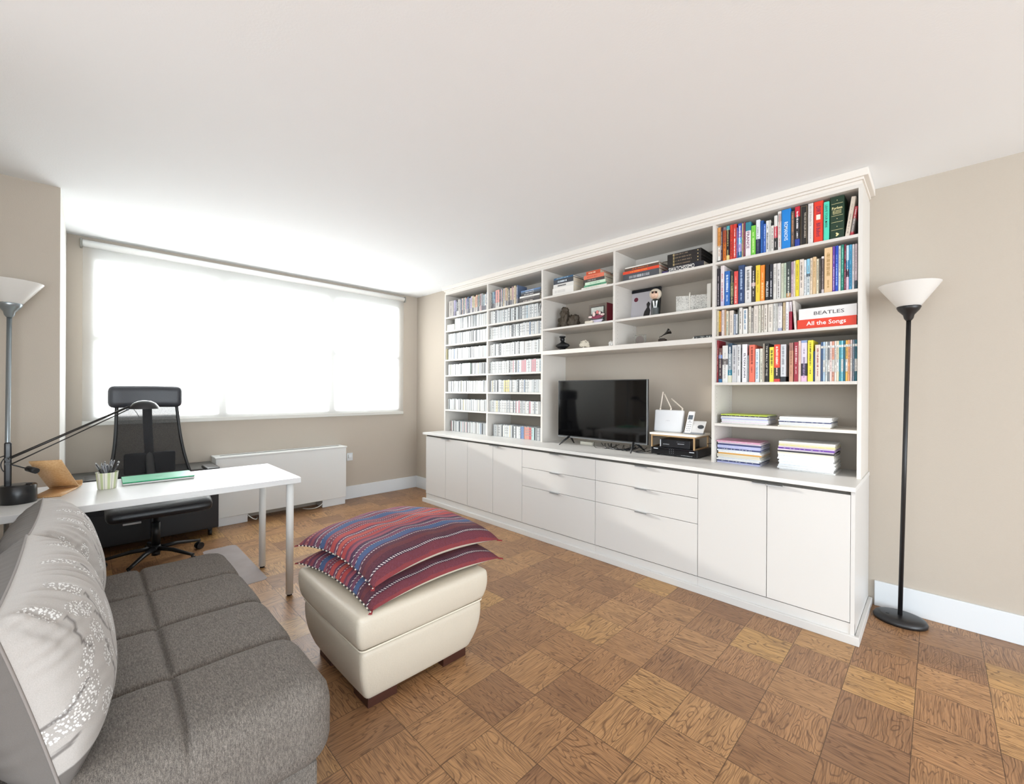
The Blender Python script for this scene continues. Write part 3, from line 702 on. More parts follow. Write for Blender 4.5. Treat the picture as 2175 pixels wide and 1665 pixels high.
  (-1.008, -0.981, 1.624, ((0.26, '#2f4a60'), (0.42, '#8c98a0'), (0.14, '#1c7c94'), (0.18, '#dcdcc4')), None, '#e8ecee', 'teal and slate collage spine'),
  (-0.98, -0.951, 1.61, ((1, '#c6c6c8'),), None, '#74747a', 'light grey hardback with vertical script'),
  (-0.95, -0.927, 1.611, ((1, '#d8d8d8'),), None, '#55555a', 'silvery white hardback'),
  (-0.926, -0.919, 1.59, ((1, '#3c4042'),), None, '#8c9092', 'thin charcoal book'),
  (-0.918, -0.888, 1.611, ((1, '#eceaf0'),), 'ELTON JOHN', '#1c1a20', 'white book with large black serif title'),
  (-0.887, -0.877, 1.536, ((1, '#8c8f90'),), None, '#c8cacc', 'short thin grey booklet'),
  (-0.875, -0.842, 1.604, ((1, '#e8735c'),), None, '#8c3c30', 'coral orange hardback'),
  (-0.84, -0.817, 1.576, ((1, '#dbe6ec'),), None, '#3c88b0', 'pale blue-white paperback with blue title'),
  (-0.814, -0.794, 1.577, ((1, '#dedbcc'),), None, '#8c8c80', 'cream paperback beside the pale blue one'),
  (-0.794, -0.785, 1.607, ((1, '#a89c8c'),), None, '#6c6458', 'thin taupe book'),
  (-0.785, -0.761, 1.607, ((1, '#1e1c1a'),), 'THE FALL OF THE', '#cfc9ba', 'black hardback with spaced pale capitals'),
  (-0.759, -0.732, 1.582, ((1, '#ece04c'),), None, '#4c4a20', 'yellow book with dark title, beside the orange-red one'),
  (-0.732, -0.699, 1.596, ((0.62, '#e2452c'), (0.3, '#2c2624'), (0.08, '#d8403a')), None, '#f6e0d4', 'orange-red and black book'),
  (-0.697, -0.667, 1.594, ((0.86, '#d2d4d8'), (0.14, '#24282e')), None, '#8c9096', 'pale grey book with black foot'),
  (-0.65, -0.628, 1.601, ((0.2, '#a07468'), (0.8, '#c89478')), None, '#8c5c48', 'copper brown photo spine'),
  (-0.625, -0.601, 1.603, ((1, '#a02c3c'),), None, '#f0d4d4', 'dark red hardback with white script'),
  (-0.601, -0.588, 1.609, ((1, '#e2c4ba'),), None, '#c09c90', 'pale pink paperback'),
  (-0.588, -0.556, 1.611, ((0.06, '#8ca0c8'), (0.5, '#dad2e0'), (0.3, '#2c2438'), (0.14, '#e0b8d4')), None, '#8c7c9c', 'lilac white book with a black label'),
  (-0.553, -0.526, 1.608, ((1, '#e8da3c'),), None, '#3c3a18', 'yellow book with big black title beside a navy gap'),
  (-0.525, -0.519, 1.541, ((1, '#1c3f7c'),), None, '#3c66ac', 'thin navy book'),
  (-0.518, -0.489, 1.579, ((1, '#ddd2c6'),), None, '#a03c3c', 'cream book dotted with tiny marks'),
 ],
 'SLIM': [
  (-0.488, -0.477, 1.593, ((0.1, '#3c5c88'), (0.06, '#e8e8e4'), (0.3, '#3c5c88'), (0.3, '#3c5c88'), (0.24, '#3c5c88')), None, '#54545c', ''),
  (-0.477, -0.467, 1.593, ((0.1, '#b4cce0'), (0.06, '#e8e8e4'), (0.3, '#b4cce0'), (0.3, '#e6e4de'), (0.24, '#b4cce0')), None, '#54545c', ''),
  (-0.466, -0.456, 1.593, ((0.1, '#d4d8d6'), (0.06, '#e8e8e4'), (0.3, '#d4d8d6'), (0.3, '#d4d8d6'), (0.24, '#d4d8d6')), None, '#54545c', ''),
  (-0.455, -0.445, 1.593, ((0.1, '#7c8084'), (0.06, '#e8e8e4'), (0.3, '#7c8084'), (0.3, '#e6e4de'), (0.24, '#7c8084')), None, '#54545c', ''),
  (-0.445, -0.434, 1.593, ((0.1, '#e6d0ca'), (0.06, '#e8e8e4'), (0.3, '#e6d0ca'), (0.3, '#e6d0ca'), (0.24, '#e6d0ca')), None, '#54545c', ''),
  (-0.434, -0.424, 1.593, ((0.1, '#d89880'), (0.06, '#e8e8e4'), (0.3, '#d89880'), (0.3, '#e6e4de'), (0.24, '#d89880')), None, '#54545c', ''),
  (-0.423, -0.413, 1.594, ((0.1, '#ddd8d0'), (0.06, '#e8e8e4'), (0.3, '#ddd8d0'), (0.3, '#ddd8d0'), (0.24, '#ddd8d0')), None, '#54545c', ''),
  (-0.413, -0.402, 1.594, ((0.1, '#e2d2b4'), (0.06, '#e8e8e4'), (0.3, '#e2d2b4'), (0.3, '#e6e4de'), (0.24, '#e2d2b4')), None, '#54545c', ''),
  (-0.402, -0.392, 1.594, ((0.1, '#3c9cac'), (0.06, '#e8e8e4'), (0.3, '#3c9cac'), (0.3, '#3c9cac'), (0.24, '#3c9cac')), None, '#54545c', ''),
  (-0.392, -0.382, 1.594, ((0.1, '#84c8d8'), (0.06, '#e8e8e4'), (0.3, '#84c8d8'), (0.3, '#e6e4de'), (0.24, '#84c8d8')), None, '#54545c', ''),
  (-0.381, -0.371, 1.594, ((0.1, '#1c7490'), (0.06, '#e8e8e4'), (0.3, '#1c7490'), (0.3, '#1c7490'), (0.24, '#1c7490')), None, '#54545c', ''),
  (-0.371, -0.361, 1.594, ((0.1, '#e4b454'), (0.06, '#e8e8e4'), (0.3, '#e4b454'), (0.3, '#e6e4de'), (0.24, '#e4b454')), None, '#54545c', ''),
  (-0.361, -0.351, 1.595, ((0.1, '#e8a474'), (0.06, '#e8e8e4'), (0.3, '#e8a474'), (0.3, '#e8a474'), (0.24, '#e8a474')), None, '#54545c', ''),
  (-0.35, -0.341, 1.595, ((0.1, '#e8d4d0'), (0.06, '#e8e8e4'), (0.3, '#e8d4d0'), (0.3, '#e6e4de'), (0.24, '#e8d4d0')), None, '#54545c', ''),
  (-0.34, -0.331, 1.595, ((0.1, '#8c9cac'), (0.06, '#e8e8e4'), (0.3, '#8c9cac'), (0.3, '#8c9cac'), (0.24, '#8c9cac')), None, '#54545c', ''),
  (-0.33, -0.32, 1.595, ((0.1, '#1c6474'), (0.06, '#e8e8e4'), (0.3, '#1c6474'), (0.3, '#e6e4de'), (0.24, '#1c6474')), None, '#54545c', ''),
 ],
}
WHERE = {'ROW1': 'on the top shelf, right bay', 'ROW2': 'on the second shelf, right bay', 'ROW3': 'on the third shelf, right bay', 'ROW4': 'on the fourth shelf, right bay'}
for key, zb in (('ROW1', 2.186), ('ROW2', 1.879), ('ROW3', 1.677), ('ROW4', 1.359)):
    for k, (x0, x1, zt, segs, txt, tc, lab) in enumerate(BOOKS[key]):
        x0 = max(x0, -1.0795); 
        if k and x0 < prev: x0 = prev
        prev = x1
        if key == 'ROW3' and k == len(BOOKS[key]) - 1: x1 = -.637
        if x1 - x0 < .004: continue
        zt = min(zt, {2.186: 2.436, 1.879: 2.162, 1.677: 1.857, 1.359: 1.652}[zb])
        book(x0, x1, zb + .0004, zt, segs, txt, tc, lab + ' ' + WHERE[key], seed=k * 7 + int(zb * 10))
SLN = ['navy', 'ice blue', 'pale grey', 'dark grey', 'blush', 'terracotta', 'off-white', 'straw', 'teal', 'aqua', 'petrol blue', 'golden', 'apricot', 'powder pink', 'steel blue', 'dark teal']
for k, (x0, x1, zt, segs, txt, tc, lab) in enumerate(BOOKS['SLIM']):
    book(x0, x1, 1.3594, zt, segs, None, tc, '%s slim paperback in the matching run at the right end of the fourth shelf' % SLN[k], group='slim paperbacks at the right end', seed=90 + k)
book(-.379, -.357, 2.1864, 2.412, [(1, '#dfd2c2')], None, '#a89a8c', 'cream book leaning right at the end of the top shelf', lean=R(7.5), seed=3)
book(-.3555, -.3405, 2.1864, 2.352, [(.4, '#b8303c'), (.45, '#8c8480'), (.15, '#c03c48')], None, '#ece4e0', 'red and grey book leaning behind the cream one at the end of the top shelf', lean=R(7.5), seed=4)
book(-.6225, -.6095, 1.6774, 1.862, [(1, '#dcd4cc')], None, '#a8a09a', 'white book leaning left against the crimson-footed one on the third shelf', lean=R(-4), seed=5)
def flat_book(x0, x1, y0, dep, z0, th, col, label, name='book', cat='book', txt=None, tc='#e8e8e8', group=None, page='#d9cfbd', rz=0, dash=True, seed=1, rounded=True, th_txt=None, wtxt=None, bold=.01, xt=None):
    """book lying flat, spine towards the room"""
    piv = Vector(((x0 + x1) / 2, y0 + dep / 2, z0)); hx, hy = (x1 - x0) / 2, dep / 2; tcv = min(.002, th * .18)
    bm = new(); box(bm, -hx, hx, -hy, -hy + .003, 0, th); box(bm, -hx, hx, -hy + .003, hy, 0, tcv); box(bm, -hx, hx, -hy + .003, hy, th - tcv, th)
    if dash and not txt:
        rnd = random.Random(seed); x = -hx * rnd.uniform(.5, .8)
        while x < hx * rnd.uniform(.2, .7):
            L = rnd.uniform(.0025, .006); quad(bm, [(x, -hy - .0004, th * .32), (x + L, -hy - .0004, th * .32), (x + L, -hy - .0004, th * .68), (x, -hy - .0004, th * .68)], 1); x += L + rnd.uniform(.001, .002) + (.005 if rnd.random() < .2 else 0)
    o = bpy.data.objects.new(name, mesh_of(name, bm, [cmat(col), mat('print_' + tc.strip('#'), tc, .5)])); COL.objects.link(o); o.location = piv; o.rotation_euler = (0, 0, rz); tag(o, label, cat, group)
    pb = new(); box(pb, -hx + .003, hx - .003, -hy + .0035, hy - .003, tcv + .0001, th - tcv - .0001)
    c = bpy.data.objects.new('page_block', mesh_of('page_block', pb, mat('pages_' + page.strip('#'), page, .9))); COL.objects.link(c); c.parent = o
    if txt: letters(txt, th_txt or th * .45, axes((xt or 0, -hy - .0003, th / 2), (1, 0, 0), (0, 0, 1)), mat('print_' + tc.strip('#'), tc, .5), o, width=wtxt, bold=bold)
    return o
flat_book(-.607, -.323, 3.083, .29, 1.6774, .058, '#dc3c1e', 'thick orange-red boxed book lying under a white one on the third shelf', txt='All the Songs', tc='#fbf6f0', th_txt=.032, wtxt=.19, bold=.012)
flat_book(-.6, -.322, 3.086, .28, 1.7356, .066, '#e6e4e2', 'thick white boxed book lying on the orange-red one', txt='BEATLES', tc='#5a585c', th_txt=.021, wtxt=.145, xt=.01)
# CD / DVD columns ---------------------------------------------------
PALE = ['#dcdcda', '#cfd2d2', '#e4e4e0', '#c6c9ca', '#d8d4ce', '#e0ddd6', '#bfc4c6', '#d2d6d4', '#e8e8e6', '#cdc9c4']
NAMED = [('dark grey', '#55585c'), ('black', '#2e3034'), ('mid grey', '#9a9ea2'), ('light blue', '#a9c2d0'), ('rose', '#c9939c'), ('cream', '#dccfa8'), ('blue-grey', '#7c8ca4')]
_cdm = {}
def cd_mesh(wd, h, dep, col):
    k = (round(wd, 4), round(h, 4), col)
    if k in _cdm: return _cdm[k]
    bm = new(); hw = wd / 2 - .0002
    box(bm, -hw, hw, 0, dep, 0, h); quad(bm, [(-hw * .72, -.0003, .004), (hw * .72, -.0003, .004), (hw * .72, -.0003, h - .004), (-hw * .72, -.0003, h - .004)], 1)
    if random.random() < .5:
        for z in (h * .3, h * .52, h * .7):
            q = hw * .4; quad(bm, [(-q, -.0005, z), (q, -.0005, z), (q, -.0005, z + .012), (-q, -.0005, z + .012)], 2)
    me = mesh_of('cd_case', bm, [mat('jewel_case', '#a9adae', .25), mat('inlay_' + col.strip('#'), col, .35), mat('inlay_print', '#8c8f92', .4)]); _cdm[k] = me; return me
ORD = ['top', 'second', 'third', 'fourth', 'fifth', 'sixth', 'seventh', 'bottom']
rows = [2.175, 2.012, 1.846, 1.666, 1.481, 1.281, 1.069, ZT1]
GAP = {0: .2, 1: .134, 2: .128, 3: .126, 4: .126, 5: .127, 6: .126, 7: .127}
random.seed(21)
WID = [.0104, .0104, .0104, .0135, .0135, .0165, .0202, .024]
count = 0
stuffbm = new()
def cd_row(r, x0, x1, colno, single, ysb=.022, special=()):
    global count
    x = x0; rnd = random.Random(r * 100 + colno)
    while x < x1 - .024:
        wd = rnd.choice(WID[3:] if single else WID); nm, col = None, rnd.choice(PALE)
        p = rnd.random()
        if r == 7: p *= .55
        if p < .2: nm, col = rnd.choice(NAMED[:3] if rnd.random() < .7 else NAMED)
        for sx0, sx1, sn, scol in special:
            if sx0 <= x < sx1: nm, col = sn, scol
        h = GAP[r] + rnd.choice([0, 0, 0, -.002, .004, -.003]); y = YU + ysb + rnd.uniform(-.002, .002)
        if single:
            me = cd_mesh(wd, h, .141, col); o = bpy.data.objects.new('cd_case', me); COL.objects.link(o); o.location = (x + wd / 2, y, rows[r] + .0003)
            nm2 = nm or 'pale'; tag(o, '%s CD case among those upright on the %s shelf, second bay from the window' % (nm2, ORD[r]), 'CD case', '%s CD cases, %s shelf of the second bay' % (nm2, ORD[r])); count += 1
        else:
            b = stuffbm; hw = wd / 2 - .0002; cx = x + wd / 2; z = rows[r] + .0003
            box(b, cx - hw, cx + hw, y, y + .141, z, z + h, 0)
            quad(b, [(cx - hw * .72, y - .0004, z + .004), (cx + hw * .72, y - .0004, z + .004), (cx + hw * .72, y - .0004, z + h - .004), (cx - hw * .72, y - .0004, z + h - .004)], CI.setdefault(col, len(CI) + 1))
        x += wd
CI = {}
cd_row(1, -3.42, -2.716, 2, True)
for r in range(2, 8):
    sp = ()
    if r == 4: sp = ((-2.95, -2.9, 'rose', '#c9838c'), (-2.80, -2.76, 'rose', '#c9838c'), (-2.72, -2.66, 'light blue', '#a9c2d0'))
    if r == 7: sp = ((-2.98, -2.93, 'mid blue', '#5a7cae'), (-2.93, -2.87, 'salmon', '#d98c78'), (-2.87, -2.83, 'red', '#c8484c'), (-2.83, -2.80, 'pale aqua', '#bfe0dc'))
    if r == 5: sp = ((-3.2, -3.13, 'yellow', '#dcc878'),)
    cd_row(r, -3.42 + (.03 if r == 7 else 0), -2.672, 2, True, .05 if r == 7 else .022, sp)
for r in range(1, 8):
    cd_row(r, -4.19 + {1: .155, 7: .055}.get(r, .025), -3.45, 1, False, .05 if r == 7 else .022)
o = solo('cd_cases', stuffbm, [mat('jewel_case', '#a9adae', .25)] + [mat('inlay_' + c.strip('#'), c, .35) for c in CI], 'rows of upright CD cases filling the bay nearest the window below its top shelf', 'CD cases', kind='stuff')
# leaning cases, second shelf of the second bay
for k, (x, a) in enumerate(((-2.722, 12), (-2.706, 17))):
    me = cd_mesh(.0104, .128, .141, PALE[k]); o = bpy.data.objects.new('cd_case', me); COL.objects.link(o); o.location = (x, YU + .02, rows[1] + .003); o.rotation_euler = (0, R(a), 0)
    tag(o, 'pale CD case leaning at the end of the second shelf, second bay from the window', 'CD case', 'leaning CD cases')
# odd boxes in the first bay
bm = new(); box(bm, -4.18, -4.04, YU + .012, YU + .15, rows[1] + .0004, rows[1] + .072, bev=.002); solo('box', bm, mat('ivory_card', '#efece2', .6), 'small ivory box lying left of the CDs on the second shelf nearest the window', 'box')
bm = new(); box(bm, -4.185, -4.172, YU + .006, YU + .15, rows[3] + .0004, rows[3] + .13, bev=.001); solo('cd_box_set', bm, mat('khaki_card', '#b9b08c', .6), 'khaki box set standing at the left end of the fourth shelf nearest the window', 'box set')
bm = new(); box(bm, -3.87, -3.73, YU + .004, YU + .012, rows[4] + .0004, rows[4] + .128, bev=.001); solo('cd_sleeve', bm, mat('mint_card', '#c9e0d4', .5), 'square mint green sleeve facing out in front of the CDs on the fifth shelf', 'CD sleeve')
# top shelf, first two bays: DVD cases and small books of every colour
TOPC = [('mottled grey', '#a9a4a0'), ('pale blue', '#9cb0bc'), ('rose-grey', '#c4a8a8'), ('peach', '#dcb49c'), ('white', '#dcdad6'), ('charcoal', '#4c4c50'), ('sand', '#cfc0a4'), ('slate blue', '#5c6c88'), ('lilac', '#b8b0cc'), ('pale green', '#b9c8b0')]
def dvd_row(x, xe, bay, lead=()):
    rnd = random.Random(50 + bay); i = 0
    used = {}
    while x < xe:
        if i < len(lead): nm, col, wd, h = lead[i]
        else:
            nm, col = rnd.choice(TOPC); wd = rnd.choice([.0145, .0145, .012, .02, .026]); h = rnd.choice([.19, .19, .185, .192, .175])
        lab = '%s case standing upright on the top shelf, %s bay from the window' % (nm, 'first' if bay == 1 else 'second')
        o = book(x, min(x + wd, xe + .01), 2.1754, 2.1754 + h, [(.3, col), (.4, col), (.3, rnd.choice([col, '#d0ccc8', '#7c7c84']))], None, '#e8e4e0' if col < '#8' else '#6c6868', lab, group='%s cases, top shelf, %s bay' % (nm, 'first' if bay == 1 else 'second'), y=YU + .022, name='dvd_case', cat='DVD case', seed=i, depth=.137)
        x += wd + .0004; i += 1
dvd_row(-4.16, -3.462, 1, (('wide mottled grey', '#b0aaa4', .09, .19), ('white', '#e0deda', .012, .19)))
dvd_row(-3.415, -3.0, 2, (('white', '#dcdad6', .014, .17), ('charcoal', '#4c4c50', .014, .172), ('pale blue', '#8fa8b4', .03, .18), ('slate blue', '#5c6c88', .02, .18), ('wide pink', '#dca49c', .06, .19)))
z = 2.1754
for th, col, lab, dx, tc in ((.03, '#4a4644', 'black book at the bottom of the flat stack, top shelf of the second bay', 0, '#b8aca4'), (.02, '#5c5654', 'grey-brown book with a white edge, second from the bottom in the second-bay stack', .0, '#8c8480'), (.016, '#e2dfda', 'white book in the middle of the second-bay stack', 0.003, '#c4c0bc'),
                             (.022, '#3e3b3c', 'black book under the blue one in the second-bay stack', .02, '#d8d4d0'), (.018, '#55606c', 'slate book near the top of the second-bay stack', .02, '#e0e0e4'), (.014, '#5c7ca8', 'blue book on top of the flat stack in the second bay', .02, '#dfe6f0')):
    flat_book(-2.985 + dx, -2.715 + dx * .6, YU + .03, .2, z, th, col, lab, tc=tc, seed=int(z * 1000)); z += th + .0004

# ================================================================== ON THE OPEN SHELVES
S1, S2, S3 = 2.1844, 1.8814, 1.6734
def stack(items, y0, dep, z):
    for (x0, x1, th, col, lab, kw) in items:
        flat_book(x0, x1, y0 + kw.pop('dy', 0), kw.pop('dep', dep), z, th, col, lab, **kw); z += th + .0003
stack([(-2.555, -2.314, .068, '#e6e2dc', 'thick white book at the bottom of the left stack in the third bay', dict(tc='#d4d0ca', seed=2)),
       (-2.545, -2.312, .034, '#d9d7d2', 'white book with black title bars in the middle of the left stack, third bay', dict(tc='#2c2c30', seed=3)),
       (-2.543, -2.317, .042, '#3b3f47', 'charcoal book with white capitals, second from top of the left stack, third bay', dict(tc='#d8e2ea', seed=4)),
       (-2.541, -2.318, .016, '#2c5578', 'thin dark blue book on top of the left stack, third bay', dict(tc='#a9c8dc', seed=5))], 3.088, .16, S1)
stack([(-2.225, -1.967, .02, '#e6e1d6', 'cream book at the bottom of the right stack, third bay', dict(tc='#b8c4a8', seed=6)),
       (-2.2, -1.972, .016, '#5c9c78', 'green book in the right stack, third bay', dict(tc='#3c7458', seed=7)),
       (-2.188, -1.98, .024, '#cfe4cc', 'mint book in the right stack, third bay', dict(tc='#8cac90', seed=8)),
       (-2.2, -1.99, .026, '#45403e', 'black-brown book in the right stack, third bay', dict(tc='#a09890', seed=9)),
       (-2.2, -1.995, .034, '#dc7458', 'salmon orange book second from top of the right stack, third bay', dict(tc='#c45c44', seed=10)),
       (-2.176, -2.032, .032, '#c0502e', 'small rust orange book on top of the right stack, third bay', dict(tc='#f4d8bc', seed=11))], 3.088, .17, S1)
stack([(-1.812, -1.505, .058, '#4c4e54', 'thick slate grey book at the bottom of the left stack, fourth bay', dict(tc='#c4c4c8', seed=12)),
       (-1.815, -1.505, .022, '#e2492a', 'bright orange-red book with yellow title in the left stack, fourth bay', dict(tc='#eaa040', seed=13)),
       (-1.80, -1.507, .022, '#5a4438', 'brown and orange book near the top of the left stack, fourth bay', dict(tc='#c4623a', seed=14)),
       (-1.795, -1.51, .009, '#e4e0d8', 'thin white book on top of the left stack, fourth bay', dict(tc='#c8c4bc', seed=15, dash=False))], 3.088, .21, S1)
flat_book(-1.5, -1.44, 3.13, .15, S1, .034, '#56487c', 'small violet book lying between the two stacks of the fourth bay', tc='#8c80b0', seed=2)
flat_book(-1.433, -1.17, 3.086, .25, S1, .043, '#1e1e2a', 'black book with large white title lying under four black volumes', txt='SWATCHISSIMO', tc='#eeeae4', th_txt=.03, wtxt=.19, xt=-.03)
z = S1 + .0433
for k in range(4):
    o = flat_book(-1.438, -1.19, 3.086, .25, z, .0232, '#201b19', 'black volume with gold dots, %s of four lying on the black titled book' % ['lowest', 'second lowest', 'second highest', 'topmost'][k], tc='#7c6a58', seed=30 + k, group='four black volumes', page='#17140f')
    b = new()
    for xx, w2 in ((.102, .006), (-.078, .0018), (-.072, .0018)): box(b, xx - w2 / 2, xx + w2 / 2, -.1258, -.125, .0085 if w2 > .004 else .002, .0145 if w2 > .004 else .021)
    c = bpy.data.objects.new('gold_dots', mesh_of('gold_dots', b, mat('gold_foil', '#e0c88c', .4))); COL.objects.link(c); c.parent = o
    z += .0235
# bronze sculpture
def blob(bm, parts_, amp, freq, seed, mi=0, sub=3):
    rnd = random.Random(seed); ph = [rnd.uniform(0, 6) for _ in range(6)]
    for (c, s, rot) in parts_:
        b = new(); bmesh.ops.create_icosphere(b, subdivisions=sub, radius=1)
        for v in b.verts:
            n = v.co.copy(); d = 1 + amp * (math.sin(freq * n.x + ph[0]) * math.sin(freq * n.y * 1.3 + ph[1]) + .6 * math.sin(freq * 2.1 * n.z + ph[2]) * math.cos(freq * 1.9 * n.x + ph[3]))
            p = Vector((n.x * s[0], n.y * s[1], n.z * s[2])) * d
            v.co = Matrix.Rotation(rot, 3, 'Y') @ p + Vector(c)
        for f in b.faces: f.smooth = True
        merge(bm, b, mi)
bm = new()
blob(bm, [((-2.535, 3.25, 1.955), (.05, .05, .075), .1), ((-2.53, 3.24, 2.03), (.042, .045, .045), 0), ((-2.52, 3.235, 2.07), (.035, .035, .028), .3), ((-2.455, 3.27, 1.95), (.06, .05, .07), -.2),
          ((-2.42, 3.27, 1.985), (.03, .03, .035), .4), ((-2.5, 3.22, 1.99), (.018, .02, .05), .2), ((-2.49, 3.26, 1.905), (.1, .05, .022), 0), ((-2.585, 3.23, 1.93), (.016, .016, .045), .25), ((-2.58, 3.225, 1.98), (.016, .016, .018), 0), ((-2.605, 3.23, 1.892), (.035, .012, .01), -.2)], .24, 8, 3)
for v in bm.verts: v.co.z = max(v.co.z, S2)
solo('sculpture', bm, mat('weathered_bronze', '#5c5246', .6, .3, bump=.5, bscale=90, vary=.4), 'dark knobbly bronze sculpture of huddled figures on the middle shelf of the third bay', 'sculpture')
# shadow box with maroon sides
t = thing('shadow_box', 'square box frame with maroon sides and a colourful rounded scene inside', 'picture box', (-2.13, 3.24, S2))
bm = new(); box(bm, -2.222, -2.036, 3.2, 3.3, S2, S2 + .19)
for f in bm.faces:
    if abs(f.calc_center_median().x + 2.129) > .09: f.material_index = 1
part('case', bm, [mat('taupe_frame', '#6b5f55', .5), mat('maroon_side', '#7c1c30', .5)], t)
bm = new(); box(bm, -2.2, -2.06, 3.196, 3.1998, S2 + .03, S2 + .165); box(bm, -2.194, -2.066, 3.194, 3.1962, S2 + .036, S2 + .159, 1); part('picture', bm, [M_black, mat('picture_ground', '#c8ccc4', .6, vary=.3, bscale=50)], t)
bm = new()
def ell(cx, cz, rx, rz, y, mi, n=24, a0=0, a1=2 * math.pi):
    pts = [(cx + rx * math.cos(a0 + (a1 - a0) * k / n), cz + rz * math.sin(a0 + (a1 - a0) * k / n)) for k in range(n if a1 - a0 > 6 else n + 1)]
    b = new(); f = b.faces.new([b.verts.new((x, y, zz)) for x, zz in pts]); r = bmesh.ops.extrude_face_region(b, geom=[f])
    for v in [q for q in r['geom'] if isinstance(q, bmesh.types.BMVert)]: v.co.y += .006
    merge(bm, b, mi)
ell(-2.125, S2 + .075, .07, .048, 3.186, 0, 28); ell(-2.125, S2 + .085, .075, .03, 3.180, 1, 28, math.pi, 2 * math.pi); ell(-2.125, S2 + .045, .062, .034, 3.174, 2, 28, math.pi, 2 * math.pi)
ell(-2.15, S2 + .095, .014, .02, 3.17, 3); ell(-2.115, S2 + .11, .012, .016, 3.17, 4); ell(-2.19, S2 + .075, .02, .009, 3.172, 3); ell(-2.062, S2 + .085, .02, .009, 3.172, 3); ell(-2.09, S2 + .1, .011, .014, 3.17, 3)
part('figures', bm, [mat('dark_grey', '#55504f', .5), mat('plum_red', '#8c2c4c', .4), mat('lilac_white', '#d4cce0', .5, vary=.25, bscale=90), mat('blush', '#e8cfc8', .5), mat('coral_pink', '#d87878', .5)], t)
bm = new(); box(bm, -2.235, -2.15, 3.15, 3.19, S2, S2 + .04, bev=.006); solo('wedge_block', bm, mat('cream_plaster', '#e6dccb', .6), 'small cream block in front of the maroon-sided box frame', 'ornament')
# bust, coral fan, white flower
bm = new(); lathe(bm, [(0, 0), (.042, 0), (.046, .01), (.03, .022), (.028, .034)], (-2.52, 3.2, S3), 24)
b = new(); lathe(b, [(.0, .028), (.05, .03), (.078, .05), (.07, .066), (.035, .08), (.02, .09), (.018, .1), (0, .1)], (0, 0, 0), 28, sy=.55); merge(bm, b, 0, Matrix.Translation((-2.52, 3.2, S3)))
blob(bm, [((-2.52, 3.197, S3 + .113), (.021, .024, .027), 0), ((-2.52, 3.173, S3 + .112), (.006, .008, .008), 0)], .0, 1, 1)
lathe(bm, [(0, .128), (.024, .128), (.029, .132), (.031, .14), (.026, .143), (0, .143)], (-2.52, 3.196, S3), 20)
solo('bust', bm, mat('black_bronze', '#1d1e20', .35, .2), 'small black bust in a flat cap on the lowest shelf of the third bay', 'bust')
bm = new(); rnd = random.Random(5)
for k in range(15):
    a = R(-20 + k * 14.5); L = .052 + .006 * math.sin(k * 2.1)
    pts = [Vector((-2.27, 3.2, S3 + .035))]; 
    for q in range(1, 6): pts.append(Vector((-2.27 + L * q / 5 * math.cos(a + .12 * math.sin(q * 2 + k)), 3.2 + rnd.uniform(-.004, .004), S3 + .035 + .9 * L * q / 5 * math.sin(a + .12 * math.sin(q * 2 + k)))))
    tube(bm, pts, [.004, .004, .0045, .005, .006, .006], 6)
for rr in (.025, .038, .05): tube(bm, [(-2.27 + rr * math.cos(R(-20 + q * 9)), 3.2, S3 + .035 + .9 * rr * math.sin(R(-20 + q * 9))) for q in range(24)], .0035, 6)
tube(bm, [(-2.27, 3.2, S3 + .035), (-2.285, 3.2, S3 + .015), (-2.3, 3.2, S3 + .001)], [.006, .006, .008], 8); box(bm, -2.315, -2.25, 3.185, 3.215, S3, S3 + .006)
for v in bm.verts: v.co.z = max(v.co.z, S3)
solo('coral_fan', bm, mat('white_coral', '#ece3d2', .7), 'white lacy fan-shaped coral ornament beside the black bust', 'ornament')
bm = new()
for k in range(14):
    a = R(k * 360 / 14); e = .6 if k % 2 else .25
    d = Vector((math.cos(a) * math.cos(e), -math.sin(e), math.sin(a) * math.cos(e))); c = Vector((-1.985, 3.2, S3 + .032))
    tube(bm, [c, c + d * .015, c + d * .03], [.006, .0075, .0015], 7)
cyl(bm, (-1.985, 3.2, S3), (-1.985, 3.2, S3 + .02), .012, .008, 12)
solo('white_flower', bm, mat('white_ceramic', '#f3f1ee', .4), 'small white spiky flower ornament against the divider of the third bay', 'ornament')
# framed print (plain composition), doll, card
t = thing('framed_print', 'black-framed pale print with a small dark red disc, leaning in the fourth bay', 'picture', (-1.75, 3.33, S2))
L_ = Matrix.Translation((-1.75, 3.3, S2)) @ Matrix.Rotation(R(-7), 4, 'X')
def loc(bm, M_): 
    for v in bm.verts: v.co = M_ @ v.co
bm = new()
for a in ((-.145, -.118, 0, .282), (.118, .145, 0, .282), (-.118, .118, .258, .282), (-.118, .118, 0, .024)): box(bm, a[0], a[1], -.008, .014, a[2], a[3], bev=.002, seg=1)
loc(bm, L_); part('frame', bm, mat('black_frame', '#15181f', .4), t)
bm = new(); box(bm, -.118, .118, .002, .012, .024, .258); loc(bm, L_); part('print', bm, mat('print_paper', '#c9c5ca', .5), t)
bm = new()
b = new(); cyl(b, (-.075, .0019, .2), (-.075, .001, .2), .019, n=24); merge(bm, b, 0)
b = new(); f = b.faces.new([b.verts.new(p) for p in [(.0, .001, .045), (.055, .001, .045), (.062, .001, .09), (.05, .001, .12), (.058, .001, .15), (.04, .001, .17), (.024, .001, .15), (.03, .001, .12), (.008, .001, .085)]]); f.material_index = 1; merge(bm, b)
loc(bm, L_); part('printed_shapes', bm, [mat('dark_red_ink', '#6e2238', .5), mat('black_ink', '#221f22', .5)], t)
t = thing('wooden_doll', 'white-haired doll in sunglasses and black suit before the framed print', 'doll', (-1.583, 3.19, S2))
X0, Y0 = -1.583, 3.19
